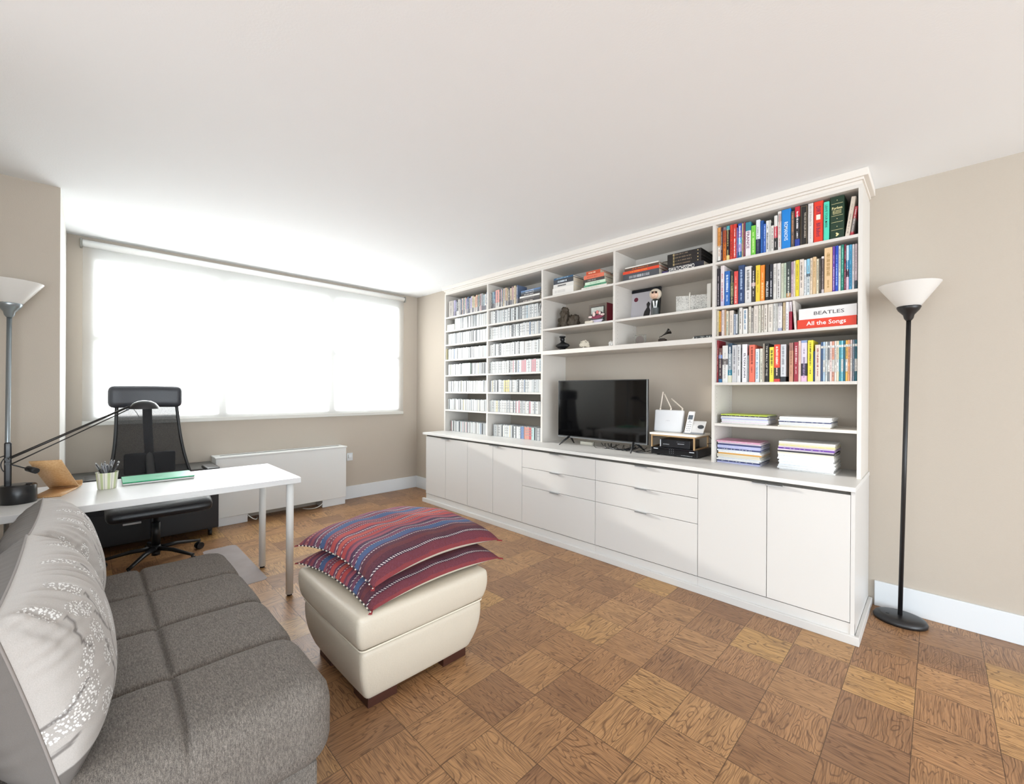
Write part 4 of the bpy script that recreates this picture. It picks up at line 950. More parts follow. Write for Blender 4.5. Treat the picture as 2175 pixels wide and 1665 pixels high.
bm = new(); lathe(bm, [(0, 0), (.031, 0), (.033, .003), (.033, .11), (.03, .135), (.018, .147), (0, .148)], (X0, Y0, S2), 32); part('body', bm, mat('doll_black', '#17211f', .3), t)
bm = new(); lathe(bm, [(.0336, .0), (.0336, .075)], (X0, Y0, S2), 32)
for f in list(bm.faces):
    if f.calc_center_median().y > Y0 - .02: bm.faces.remove(f)
part('trousers', bm, mat('doll_grey', '#4a4e4e', .4), t)
bm = new()
for s in (-1, 1):
    quad(bm, [(X0 + s * .002, Y0 - .0343, S2 + .075), (X0 + s * .011, Y0 - .0322, S2 + .076), (X0 + s * .02, Y0 - .028, S2 + .132), (X0 + s * .006, Y0 - .0335, S2 + .128)][::s])
box(bm, X0 - .012, X0 + .012, Y0 - .036, Y0 - .033, S2 + .074, S2 + .079)
part('shirt', bm, mat('doll_white', '#e8eaea', .5), t)
bm = new(); quad(bm, [(X0 - .004, Y0 - .0345, S2 + .085), (X0 + .004, Y0 - .0345, S2 + .085), (X0 + .007, Y0 - .0345, S2 + .105), (X0, Y0 - .0345, S2 + .13)]); quad(bm, [(X0, Y0 - .0346, S2 + .12), (X0 + .004, Y0 - .0346, S2 + .132), (X0, Y0 - .0346, S2 + .138), (X0 - .004, Y0 - .0346, S2 + .132)]); part('tie', bm, mat('doll_black', '#17211f', .3), t)
bm = new(); blob(bm, [((X0, Y0 + .004, S2 + .187), (.047, .042, .045), 0)], 0, 1, 1); part('hair', bm, mat('doll_hair', '#ddd0bd', .45), t)
bm = new(); blob(bm, [((X0 - .004, Y0 - .012, S2 + .18), (.034, .035, .034), 0), ((X0 - .005, Y0 - .048, S2 + .177), (.004, .004, .003), 0)], 0, 1, 1); part('face', bm, mat('doll_skin', '#e2bda4', .45), t)
bm = new()
for s in (-1, 1):
    pts = [(X0 - .005 + s * (.0025 + .0185 * a), Y0 - .0525 + .013 * a * a, S2 + .196 + dz) for a, dz in ((0, .003), (1, .005), (.95, -.008), (.55, -.014), (.1, -.006))]
    b = new(); f = b.faces.new([b.verts.new(p) for p in pts]); r = bmesh.ops.extrude_face_region(b, geom=[f])
    for v in [q for q in r['geom'] if isinstance(q, bmesh.types.BMVert)]: v.co.y += .004
    merge(bm, b)
part('sunglasses', bm, mat('dark_lens', '#2a1f1c', .15), t)
bm = new(); box(bm, X0 - .012, X0 + .004, Y0 - .0465, Y0 - .043, S2 + .163, S2 + .1645); part('mouth', bm, mat('doll_lip', '#b08070', .5), t); t.rotation_euler = (0, 0, R(22))
def etched():
    tt = NT('city_etching'); v = tt.coord(); nz = tt.noise(v, 160, 5, .75).outputs[0]; big = tt.noise(v, 18, 3).outputs[0]
    c = tt.ramp(tt.math('ADD', tt.math('MULTIPLY', nz, .8), tt.math('MULTIPLY', big, .25)), [(.42, '#8c8a84'), (.54, '#dedcd6')]); tt.bsdf(Base_Color=c, Roughness=.7); return tt.m
t = thing('folding_card', 'white folded pop-up card with a fine grey city drawing in the fourth bay', 'card', (-1.29, 3.2, S2))
bm = new(); E_ = etched()
for (xa, ya, xb, yb, h0, h1) in ((-1.42, 3.2, -1.30, 3.17, .145, .128), (-1.299, 3.172, -1.185, 3.2, .13, .128)):
    b = new(); vs = [(xa, ya, S2), (xb, yb, S2), (xb, yb, S2 + h1), (xa, ya, S2 + h0)]; f = b.faces.new([b.verts.new(p) for p in vs]); r = bmesh.ops.extrude_face_region(b, geom=[f])
    for v in [q for q in r['geom'] if isinstance(q, bmesh.types.BMVert)]: v.co.y += .0015
    merge(bm, b)
part('drawing', bm, E_, t)
bm = new(); box(bm, -1.302, -1.297, 3.16, 3.166, S2, S2 + .15); box(bm, -1.304, -1.298, 3.158, 3.166, S2 + .12, S2 + .14); part('cut_out_tower', bm, mat('card_white', '#e4e0d8', .7), t)
bm = new(); box(bm, -1.186, -1.16, 3.19, 3.1925, S2, S2 + .2); part('raised_flap', bm, mat('card_white', '#e4e0d8', .7), t)
# lowest shelf, fourth bay
t = thing('acrylic_block', 'small clear block holding a grey disc at the left of the fourth bay', 'ornament', (-1.715, 3.2, S3))
bm = new(); box(bm, -1.76, -1.672, 3.19, 3.215, S3, S3 + .085, bev=.002)
g = NT('acrylic'); gb = g.bsdf(Base_Color=lin('#e8ebe8'), Roughness=.08); gb.inputs['Transmission Weight'].default_value = .9; gb.inputs['IOR'].default_value = 1.3
part('block', bm, g.m, t)
bm = new(); cyl(bm, (-1.716, 3.1885, S3 + .04), (-1.716, 3.1895, S3 + .04), .036, n=32); part('disc', bm, mat('grey_disc', '#7d736e', .4), t)
t = thing('gramophone', 'tiny dark gramophone ornament with its horn tilted up to the right', 'ornament', (-1.53, 3.2, S3))
bm = new(); box(bm, -1.562, -1.492, 3.17, 3.23, S3, S3 + .012, bev=.002); box(bm, -1.553, -1.5, 3.177, 3.223, S3 + .012, S3 + .034, bev=.003); part('cabinet', bm, mat('dark_walnut', '#33261e', .4), t)
bm = new(); cyl(bm, (-1.528, 3.2, S3 + .034), (-1.528, 3.2, S3 + .038), .021, n=24); tube(bm, [(-1.55, 3.2, S3 + .04), (-1.552, 3.2, S3 + .052), (-1.535, 3.2, S3 + .058)], .0025, 8); part('turntable', bm, M_blackm, t)
bm = new(); pr = []
for q in range(8):
    s_ = q / 7; pr.append(((-1.54 + .07 * s_), 3.2, S3 + .055 + .037 * s_, .003 + .022 * s_ ** 2.6))
tube(bm, [p[:3] for p in pr], [p[3] for p in pr], 20, caps=False); part('horn', bm, mat('horn_black', '#2b2622', .3, .4), t)
t = thing('patterned_tray', 'low black and white patterned box against the right divider of the fourth bay', 'box', (-1.22, 3.2, S3))
bm = new(); box(bm, -1.27, -1.105, 3.17, 3.27, S3, S3 + .032, bev=.002); box(bm, -1.262, -1.112, 3.1694, 3.1699, S3 + .006, S3 + .026, 1)
pm = NT('black_white_pattern'); nz = pm.noise(pm.coord(), 90, 2, .5, 2).outputs[0]; pm.bsdf(Base_Color=pm.ramp(nz, [(0, '#25282a'), (.55, '#c8ccc8')], 'CONSTANT'), Roughness=.4)
part('box_body', bm, [mat('tray_dark', '#2c2d2e', .4), pm.m], t)
bm = new(); b = new(); f = b.faces.new([b.verts.new(p) for p in [(-1.30, 3.19, S3), (-1.272, 3.185, S3), (-1.272, 3.185, S3 + .034), (-1.285, 3.187, S3 + .024)]]); r = bmesh.ops.extrude_face_region(b, geom=[f])
for v in [q for q in r['geom'] if isinstance(q, bmesh.types.BMVert)]: v.co.y += .06
merge(bm, b); part('lifted_end', bm, mat('card_white', '#e4e0d8', .7), t)

# ================================================================== TELEVISION NICHE
t = thing('television', 'flat black television on splayed feet in the niche under the open shelves', 'television', (-2.04, 3.12, ZT1))
bm = new(); box(bm, -2.49, -1.597, 3.1, 3.118, .874, 1.392, bev=.003); box(bm, -2.35, -1.74, 3.118, 3.155, .9, 1.25, bev=.01); part('housing', bm, mat('tv_housing', '#232426', .35), t)
bm = new(); box(bm, -2.483, -1.606, 3.0985, 3.1, .892, 1.385); part('screen', bm, M_screen, t)
bm = new(); box(bm, -2.489, -1.598, 3.0965, 3.0998, .8745, .884, bev=.001); box(bm, -1.6055, -1.5975, 3.0965, 3.0998, .884, 1.391, bev=.001); part('bezel_trim', bm, mat('bezel_grey', '#8c8e90', .3, .7), t)
for x, s in ((-2.36, -1), (-1.72, 1)):
    bm = new()
    for y0, y1 in ((3.105, 3.0), (3.12, 3.22)):
        tube(bm, [(x, y0, .884), (x + s * .02, (y0 + y1) / 2, .85), (x + s * .035, y1, ZT1 + .005)], [.011, .009, .005], 8)
    part('foot', bm, M_black, t)
bm = new()
rnd = random.Random(11)
for k in range(13):
    x = rnd.uniform(-2.15, -1.78); a = rnd.uniform(.1, .34); tube(bm, bez([(x, 3.17 + rnd.uniform(0, .03), .845), (x + a * .2, 3.1 + rnd.uniform(-.04, .03), .80), (x + a * .5, 3.07 + rnd.uniform(-.03, .05), .80 + rnd.uniform(0, .04)), (x + a * .8, 3.12 + rnd.uniform(-.05, .05), .80), (x + a, 3.2, .81 + rnd.uniform(0, .05))], 16), rnd.choice([.0025, .0035, .005]), 6)
for v in bm.verts: v.co.z = max(v.co.z, ZT1 + .0004)
o = solo('cables', bm, M_black, 'tangle of black cables under the television', 'cables', kind='stuff')
bm = new(); box(bm, -2.31, -2.18, 3.2, 3.24, ZT1, ZT1 + .028, bev=.003); solo('power_strip', bm, mat('ivory_plastic', '#e4dfcf', .5), 'ivory power strip lying behind the left foot of the television', 'power strip')
bm = new(); tube(bm, bez([(-1.6, 3.2, .93), (-1.55, 3.1, .95), (-1.5, 3.25, .94), (-1.44, 3.3, .93)]), .0025, 6); tube(bm, bez([(-1.24, 3.36, .95), (-1.19, 3.33, .98), (-1.2, 3.37, .86), (-1.16, 3.3, .90), (-1.19, 3.36, .812)]), .0025, 6); tube(bm, bez([(-1.23, 3.33, .9), (-1.15, 3.35, .93), (-1.18, 3.35, .84), (-1.2, 3.385, .812)]), .0025, 6)
solo('cables', bm, M_black, 'loose thin black cables hanging behind the brass-legged stand', 'cables', kind='stuff')
t = thing('video_recorder', 'wide black recorder box, lowest in the stack right of the television', 'set-top box', (-1.39, 3.22, ZT1))
bm = new(); box(bm, -1.568, -1.213, 3.1, 3.37, ZT1 + .008, .87, bev=.003); part('casing', bm, mat('black_casing', '#1b1c20', .3), t)
bm = new(); box(bm, -1.56, -1.22, 3.0985, 3.0999, ZT1 + .013, .866); part('front_panel', bm, mat('piano_black', '#0b0c10', .12), t)
bm = new()
for x, zz, w_ in ((-1.545, .856, .035), (-1.27, .85, .035)): box(bm, x, x + w_, 3.0975, 3.0985, zz, zz + .006)
for x in (-1.42, -1.405, -1.39):
    for zz in (.858, .845, .832): box(bm, x, x + .004, 3.0975, 3.0985, zz, zz + .0015)
for k in range(10): box(bm, -1.33 + k * .0085, -1.325 + k * .0085, 3.0975, 3.0985, .823, .8255)
part('markings', bm, mat('label_silver', '#c4c8cc', .4), t)
for x in (-1.52, -1.25):
    for y in (3.13, 3.34):
        bm = new(); cyl(bm, (x, y, ZT1), (x, y, ZT1 + .0085), .012, n=12); part('foot', bm, M_black, t)
t = thing('modem', 'black modem box between the recorder and the white-topped stand', 'modem', (-1.39, 3.2, .871))
bm = new(); box(bm, -1.505, -1.275, 3.12, 3.3, .8715, .932, bev=.003); part('casing', bm, mat('black_casing', '#1b1c20', .3), t)
bm = new(); box(bm, -1.503, -1.496, 3.1185, 3.12, .875, .928, 0); part('side_strip', bm, mat('label_silver', '#c4c8cc', .4), t)
letters('ARRIS', .008, axes((-1.455 + 1.39, 3.1182 - 3.2, .895 - .871), (1, 0, 0), (0, 0, 1)), mat('label_silver', '#c4c8cc', .4), t, width=.05)
bm = new()
for k in range(9): box(bm, -1.365 + k * .0055, -1.361 + k * .0055, 3.1182, 3.1192, .902, .9065)
for k in range(6): box(bm, -1.37 + k * .01, -1.368 + k * .01, 3.1182, 3.1192, .917, .9195)
part('markings', bm, mat('label_silver', '#c4c8cc', .4), t)
t = thing('riser_stand', 'small stand with a white top and brass legs straddling the modem', 'stand', (-1.39, 3.22, .8705))
bm = new(); box(bm, -1.572, -1.217, 3.085, 3.36, .966, .981, bev=.002); part('top', bm, mat('stand_white', '#efe9df', .4), t)
q = .0055
bm = new()
for y in (3.095, 3.35): box(bm, -1.562, -1.227, y - q, y + q, .955, .966)
for x in (-1.556, -1.233): box(bm, x - q, x + q, 3.095, 3.35, .955, .966); box(bm, x - q, x + q, 3.1005, 3.3445, .8706, .878)
part('frame', bm, M_gold, t)
for x in (-1.556, -1.233):
    for y in (3.095, 3.35):
        bm = new(); box(bm, x - q, x + q, y - q, y + q, .8706, .955); part('leg', bm, M_gold, t)
t = thing('router', 'white upright router with three antennas on the white-topped stand', 'router', (-1.48, 3.2, .981))
Lr = Matrix.Translation((-1.478, 3.19, .981)) @ Matrix.Rotation(R(6), 4, 'X') @ Matrix.Shear('XZ', 4, (.035, 0)) if False else Matrix.Translation((-1.478, 3.19, .981)) @ Matrix.Rotation(R(-6), 4, 'X')
bm = new(); rbox(bm, (0, .012, .087), (.228, .026, .172), .012, 4)
for v in bm.verts: v.co.x += (v.co.z - .087) * .03 + (.004 if v.co.x > 0 else -.002) * (v.co.z - .087) / .087
loc(bm, Lr); part('casing', bm, mat('router_white', '#f6f8fb', .18), t)
bm = new(); box(bm, .0, .114, .026, .04, .0, .15, bev=.004); loc(bm, Lr); part('rear_support', bm, mat('grey_plastic', '#9a9c9e', .5), t)
for b0, jn, tp in (((-.075, .012, .17), (-.073, .012, .185), (-.058, .012, .315)), ((.012, .012, .17), (.014, .012, .188), (-.046, .012, .298)), ((.102, .012, .17), (.104, .012, .188), (.014, .012, .262))):
    bm = new(); cyl(bm, b0, jn, .0065, n=10); tube(bm, [jn, tp], [.0062, .0068], 8, flat=.7); loc(bm, Lr); part('antenna', bm, mat('antenna_ivory', '#f0e6d8', .4), t)
letters('netgear', .0045, Lr @ axes((0, -.0012, .088), (1, 0, 0), (0, 0, 1)), mat('grey_print', '#8c9096', .4), t, width=.034)
for o in list(t.children):
    if o.name.startswith('lettering'): o.location = -t.location
t = thing('cordless_phone', 'white cordless phone standing in its answering-machine base on the stand', 'phone', (-1.26, 3.18, .981))
Lp = Matrix.Translation((-1.262, 3.17, .9815)) @ Matrix.Rotation(R(8), 4, 'Z')
def shear(bm, k):
    for v in bm.verts: v.co.y += v.co.z * k; v.co.x += v.co.z * .2
bm = new(); box(bm, -.075, .062, -.02, .06, 0, .012, bev=.004); loc(bm, Lp); part('base_foot', bm, mat('phone_grey', '#8c9096', .4), t)
bm = new(); rbox(bm, (-.006, -.004, .052), (.128, .016, .088), .006, 4); shear(bm, .45); loc(bm, Lp); part('base', bm, mat('phone_white', '#ececec', .35), t)
bm = new(); rbox(bm, (-.044, -.024, .088), (.046, .02, .158), .008, 4)
for v in bm.verts: v.co.y += v.co.z * .25; v.co.x += v.co.z * .14
loc(bm, Lp); part('handset', bm, mat('phone_white', '#ececec', .35), t)
def onset(x0, x1, z0, z1, y=-.0352): return [(x0 + z0 * .14, y + z0 * .25, z0), (x1 + z0 * .14, y + z0 * .25, z0), (x1 + z1 * .14, y + z1 * .25, z1), (x0 + z1 * .14, y + z1 * .25, z1)]
bm = new(); quad(bm, onset(-.06, -.028, .108, .14)); loc(bm, Lp); part('display', bm, mat('lcd_grey', '#5c6670', .3), t)
bm = new()
for i in range(3):
    for j in range(4): quad(bm, onset(-.06 + i * .012, -.052 + i * .012, .022 + j * .015, .029 + j * .015))
quad(bm, onset(-.06, -.028, .085, .089)); quad(bm, onset(-.05, -.038, .092, .1)); loc(bm, Lp); o = part('keys', bm, mat('key_grey', '#a9acb0', .4), t)
bm = new(); b = new(); cyl(b, (0, 0, 0), (0, 0, .002), .02, n=24)
for v in b.verts: v.co = Vector((v.co.x * 1.1 + .03 + .055 * .2, -.0135 + (.055 + v.co.y * .7) * .45 - v.co.z, .055 + v.co.y * .7))
merge(bm, b); quad(bm, [(.04 + .085 * .2, -.0125 + .085 * .45, .083), (.05 + .085 * .2, -.0125 + .085 * .45, .083), (.05 + .085 * .2, -.0125 + .09 * .45, .088), (.04 + .085 * .2, -.0125 + .09 * .45, .088)])
loc(bm, Lp); part('speaker_dial', bm, mat('dial_dark', '#4c5054', .4), t)
# magazines ------------------------------------------------------------
def mags(n, x0, x1, z, top, y0, dep, cols, where, seed):
    rnd = random.Random(seed); h = (top - z) / n; seen = {}
    for k in range(n):
        col = cols[k] if k < len(cols) else '#e4e4e2'
        nm = NAMEC.get(col, 'white'); th = h - .0002
        dx = rnd.uniform(-.006, .006); piv = Vector(((x0 + x1) / 2 + dx, y0 + dep / 2 + rnd.uniform(0, .012), z)); hx, hy = (x1 - x0) / 2, dep / 2
        bm = new(); box(bm, -hx, hx, -hy, hy, 0, th * .25); box(bm, -hx, hx, -hy, hy, th * .75, th); box(bm, -hx, hx, -hy, -hy + .002, th * .25, th * .75); box(bm, -hx + .001, hx - .001, -hy + .002, hy - .001, th * .25, th * .75, 1)
        if rnd.random() < .7:
            x = -hx * .8
            while x < hx * .7: L = rnd.uniform(.003, .012); quad(bm, [(x, -hy - .0003, th * .4), (x + L, -hy - .0003, th * .4), (x + L, -hy - .0003, th * .62), (x, -hy - .0003, th * .62)], 2); x += L + rnd.uniform(.002, .03)
        o = bpy.data.objects.new('magazine', mesh_of('magazine', bm, [cmat(col), mat('magazine_pages', '#c9c6c0', .8), mat('magazine_print', '#cfd2d4', .5)])); COL.objects.link(o); o.location = piv; o.rotation_euler = (0, 0, R(rnd.uniform(-1.2, 1.2)))
        cnt = cols.count(col); 
        tag(o, '%s-spined magazine in the %s' % (nm, where), 'magazine', '%s-spined magazines, %s' % (nm, where)); z += h
NAMEC = {'#e4e4e2': 'white', '#dfe2e6': 'bluish white', '#3c4470': 'navy', '#b9bce0': 'pale blue', '#d8a04c': 'ochre', '#e8d8e0': 'pinkish white', '#d4cc90': 'pale yellow', '#6a3c9c': 'purple', '#2c2a30': 'black', '#c4d84c': 'lime green', '#d8a0b8': 'pink', '#d9d2c0': 'cream'}
Wh, Bw, Nv, Pb, Oc, Pw, Py, Pu, Bk, Lg, Pk, Cr = NAMEC.keys()
mags(15, -1.071, -.806, ZT1 + .0003, .962, 3.083, .22, [Pb, Nv, Wh, Bw, Cr, Cr, Oc, Wh, Bw, Nv, Pb, Pb, Nv, Pw, Pk], 'left stack on the worktop of the right bay', 1)
mags(19, -.705, -.42, ZT1 + .0003, .988, 3.083, .21, [Wh, Bw, Wh, Bw, Wh, Bw, Wh, Bw, Wh, Wh, Wh, Cr, Bk, Pw, Pu, Pw, Py, Cr, Wh], 'right stack on the worktop of the right bay', 2)
mags(9, -1.047, -.765, 1.0803, 1.143, 3.083, .21, [Wh, Pw, Bw, Wh, Pb, Wh, Wh, Bk, Lg], 'left stack on the shelf above the worktop, right bay', 3)
mags(9, -.705, -.437, 1.0803, 1.142, 3.083, .21, [Cr, Wh, Bw, Wh, Nv, Bw, Wh, Bw, Wh], 'right stack on the shelf above the worktop, right bay', 4)

# ================================================================== FLOOR LAMPS
def torchiere(loc_, top, hs, mpole, label, base_r, mbase, pole_r=.0105):
    x, y = loc_; tx, ty = top
    t = thing('floor_lamp', label, 'floor lamp', (x, y, 0))
    bm = new(); lathe(bm, [(0, 0), (base_r, 0), (base_r + .003, .012), (base_r - .006, .028), (base_r - .032, .036), (0, .037)], (x, y, 0), 48, sy=.86); part('base', bm, mbase, t)
    bm = new(); box(bm, x - .06, x - .045, y - .03, y - .02, .0365, .0385, bev=.001); part('cable_notch', bm, M_black, t)
    bm = new(); tube(bm, [(x, y, .036), (tx, ty, hs)], pole_r, 16); part('pole', bm, mpole, t)
    bm = new(); lathe(bm, [(.012, -.012), (.02, 0), (.024, .02), (.045, .045), (.052, .06), (.05, .075), (0, .076)], (tx, ty, hs), 32); part('socket_cup', bm, mpole, t)
    bm = new(); lathe(bm, [(.046, .064), (.131, .19), (.1335, .191), (.132, .187), (.05, .066)], (tx, ty, hs), 56); part('lamp_shade', bm, M_shade, t)
    return t
torchiere((-.14, 3.265), (-.112, 3.25), 1.71, mat('satin_black', '#1d1c1d', .35), 'black torchiere floor lamp with a white glass bowl by the wall past the bookcase', .115, mat('satin_black', '#1d1c1d', .35))
torchiere((-3.735, -.325), (-3.715, -.312), 1.705, mat('satin_nickel', '#98a1a6', .3, .75), 'grey torchiere floor lamp with a white bowl standing by the pillar behind the desk', .115, mat('satin_nickel', '#98a1a6', .3, .75))

# ================================================================== DESK
t = thing('desk', 'white rectangular desk on round white legs in front of the window', 'desk', (-3.17, .2, 0))
bm = new(); box(bm, -3.525, -2.825, -.55, .955, .708, .742, bev=.002, seg=1); part('desktop', bm, M_desk, t)
for x in (-3.465, -2.875):
    for y in (-.5, .905):
        bm = new(); cyl(bm, (x, y, .012), (x, y, .700), .0215, n=24); cyl(bm, (x, y, .700), (x, y, .7078), .028, n=24); cyl(bm, (x, y, 0), (x, y, .012), .015, n=16, mi=1); part('leg', bm, [M_whitem, M_black], t)
# frosted floor mat, black drawer unit
bm = new(); b = new()
pts = []
for cx, cy, a0 in ((-3.26, .84, 0), (-4.09, .84, 90), (-4.09, .69, 180), (-3.26, .69, 270)):
    pts += [(cx + .04 * math.cos(R(a0 + k * 18)), cy + .04 * math.sin(R(a0 + k * 18)), .0003) for k in range(6)]
f = b.faces.new([b.verts.new(p) for p in pts]); r = bmesh.ops.extrude_face_region(b, geom=[f])
for v in [q for q in r['geom'] if isinstance(q, bmesh.types.BMVert)]: v.co.z += .0022
merge(bm, b); solo('chair_mat', bm, M_mat, 'translucent greyish vinyl mat on the floor between sofa and desk leg', 'floor mat')
MM = 0.0
t = thing('drawer_unit', 'long low black drawer unit on castors under the window beside the heater', 'cabinet', (-4.69, .35, 0))
bm = new(); box(bm, -4.925, -4.515, -.11, .832, .07, .59, bev=.003); part('body', bm, mat('black_furniture', '#1c1c1f', .45), t)
bm = new(); box(bm, -4.93, -4.503, -.112, .836, .59, .605, bev=.002); part('top', bm, mat('charcoal_top', '#4d4c4a', .5), t)
for y0, y1, z0, z1 in ((-.105, .36, .08, .32), (-.105, .36, .33, .583), (.37, .828, .08, .583)):
    bm = new(); box(bm, -4.5145, -4.501, y0, y1, z0, z1, bev=.002); d = part('drawer_front', bm, mat('black_furniture', '#1c1c1f', .45), t)
    if y0 < 0: bm = new(); box(bm, -4.502, -4.487, .2, .31, z1 - .1, z1 - .085, bev=.003); part('handle', bm, M_steel, d)
for x in (-4.87, -4.555):
    for y in (-.05, .775):
        bm = new(); cyl(bm, (x, y - .012, .0285), (x, y + .012, .0285), .0275, n=20); box(bm, x - .015, x + .015, y - .016, y + .016, .05, .0705, bev=.003); part('castor', bm, M_black, t)

# ================================================================== OFFICE CHAIR
CX, CY = -4.12, .367
t = thing('office_chair', 'black office chair with mesh back and padded headrest between desk and window', 'office chair', (CX, CY, MM))
for k in range(5):
    a = R(39 + 72 * k); e = Vector((math.cos(a), math.sin(a), 0)); c = Vector((CX, CY, 0))
    bm = new(); tube(bm, [c + e * .03 + Vector((0, 0, .105)), c + e * .14 + Vector((0, 0, .1)), c + e * .27 + Vector((0, 0, .075)), c + e * .305 + Vector((0, 0, .07))], [.02, .018, .014, .013], 10, flat=.75); lg = part('base_leg', bm, M_blackm, t)
    q = c + e * .3; s_ = e.cross(Vector((0, 0, 1)))
    bm = new()
    for sg in (-1, 1): cyl(bm, q + s_ * sg * .008 + Vector((0, 0, MM + .027)), q + s_ * sg * .022 + Vector((0, 0, MM + .027)), .0265, n=20)
    cyl(bm, q + Vector((0, 0, MM + .03)), q + Vector((0, 0, .072)), .009, n=10); part('castor', bm, M_black, lg)
bm = new(); cyl(bm, (CX, CY, .08), (CX, CY, .13), .034, .03, 24); cyl(bm, (CX, CY, .13), (CX, CY, .30), .027, n=24); cyl(bm, (CX, CY, .30), (CX, CY, .42), .015, n=16); part('gas_lift', bm, M_black, t)
bm = new(); cyl(bm, (CX, CY, .055), (CX, CY, .085), .026, n=16); part('lower_hub', bm, M_black, t)
bm = new(); rbox(bm, (CX + .02, CY, .435), (.28, .2, .04), .015, 3); part('tilt_mechanism', bm, M_black, t)
def seatf(p):
    x = (p.x - (CX + .16)) / .26
    z = p.z; z -= .05 * max(0, x - .35) ** 1.5 * 1.6; z -= .02 * (1 - abs((p.y - CY) / .28) ** 2) * (1 if p.z > .49 else .2) * (1 - max(0, x)) 
    if p.z > .47: z += .012 * max(0, -x)
    return (p.x, p.y, z)
bm = new(); rbox(bm, (CX + .16, CY, .495), (.52, .57, .085), .04, 10, f=seatf); part('seat', bm, M_leather, t)
bm = new(); rbox(bm, (CX + .14, CY, .452), (.44, .48, .03), .012, 6, f=None); part('seat_pan', bm, M_black, t)
XBk = -4.48
def backy(z, s):   # half width of the back at height z, flaring at the bottom
    q = (1.145 - z) / .6; return s * (.184 + .03 * q + .055 * q ** 3)
NB = 24
bm = new(); g = []
for i in range(NB + 1):
    z = .56 + (1.16 - .56) * i / NB; row = []
    for j in range(13):
        s = -1 + 2 * j / 12; x = XBk + .05 * (1 - (z - .56) / .6) ** 2 - .045 * (1 - s * s) + .012 * math.sin((z - .56) / .6 * math.pi)
        row.append(bm.verts.new((x, .345 + .02 * (1.16 - z) / .6 + backy(z, s), z)))
    g.append(row)
for i in range(NB):
    for j in range(12): bm.faces.new([g[i][j], g[i][j + 1], g[i + 1][j + 1], g[i + 1][j]]).smooth = True
edge = lambda s: [Vector((XBk + .05 * (1 - (z - .56) / .6) ** 2 + .012 * math.sin((z - .56) / .6 * math.pi), .345 + .02 * (1.16 - z) / .6 + backy(z, s), z)) for z in [.56 + .6 * i / NB for i in range(NB + 1)]]
part('mesh_back', bm, M_mesh, t)
bm = new(); tube(bm, edge(-1), .0115, 10); tube(bm, edge(1), .0115, 10); a_, b_ = edge(-1), edge(1)
tube(bm, bez([a_[0], a_[0] + Vector((-.05, .08, -.015)), b_[0] + Vector((-.05, -.08, -.015)), b_[0]]), .0115, 10)
tube(bm, bez([a_[-1], a_[-1] + Vector((-.04, .08, 0)), b_[-1] + Vector((-.04, -.08, 0)), b_[-1]]), .0115, 10); part('back_frame', bm, M_black, t)
bm = new(); tube(bm, bez([(XBk - .055, .345, 1.2), (XBk - .065, .348, 1.0), (XBk - .06, .36, .75), (XBk - .0, .367, .52), (CX - .05, .367, .44)], 20), [.03] * 14 + [.033, .036, .036, .034, .032, .03, .03], 12, flat=.45)
part('spine_bar', bm, M_black, t)
bm = new(); rbox(bm, (XBk - .03, .365, .695), (.035, .32, .17), .016, 5); part('lumbar_pad', bm, mat('lumbar_fabric', '#131418', .8), t)
def hf(p):
    s = (p.y - .338) / .225; return (p.x - .02 * (1 - s * s), p.y, p.z + .004 * (1 - s * s))
bm = new(); rbox(bm, (XBk + .0, .338, 1.229), (.085, .452, .172), .04, 8, f=hf); part('headrest', bm, mat('dark_grey_leather', '#34363c', .4, bump=.2, bscale=160), t)
for s in (-1, 1):
    y = CY + s * .345
    bm = new(); rbox(bm, (CX - .06, y, .655), (.25, .085, .03), .013, 5); ar = part('armrest', bm, mat('armrest_pad', '#1d1e21', .35), t)
    bm = new(); tube(bm, bez([(CX - .02, CY + s * .2, .44), (CX - .02, CY + s * .33, .42), (CX - .05, y + s * .005, .5), (CX - .06, y, .645)]), .016, 10, flat=.6); part('arm_support', bm, M_black, ar)

# ================================================================== ON THE DESK
ZD = .7424
t = thing('laptop', 'closed laptop with a bright green lid lying on the white desk', 'laptop', (-3.36, .31, ZD), R(-1))
bm = new(); box(bm, -.115, .115, -.165, .165, .0015, .011, bev=.003); part('base', bm, mat('laptop_base', '#d4d6d4', .35), t, world=False)
bm = new(); box(bm, -.115, .115, -.165, .165, .0125, .0185, bev=.0025); lid = part('lid', bm, mat('emerald_shell', '#23a672', .45, vary=.15, bscale=40), t, world=False)
bm = new(); box(bm, -.112, .112, -.162, .162, .0108, .0126); part('hinge_gap', bm, M_black, t, world=False)
bm = new(); box(bm, -.006, .006, -.014, .014, .0185, .0188); part('emblem', bm, mat('emblem_green', '#1c7c5a', .4), lid, world=False)
bm = new(); lathe(bm, [(0, 0), (.037, 0), (.0385, .004), (.0465, .09), (.048, .091), (.0465, .089), (.036, .006), (0, .005)], (-3.235, .08, ZD), 40); solo('pen_cup', bm, M_cup, 'tapered paper cup striped green and white holding pens on the desk', 'pen cup')
rnd = random.Random(9)
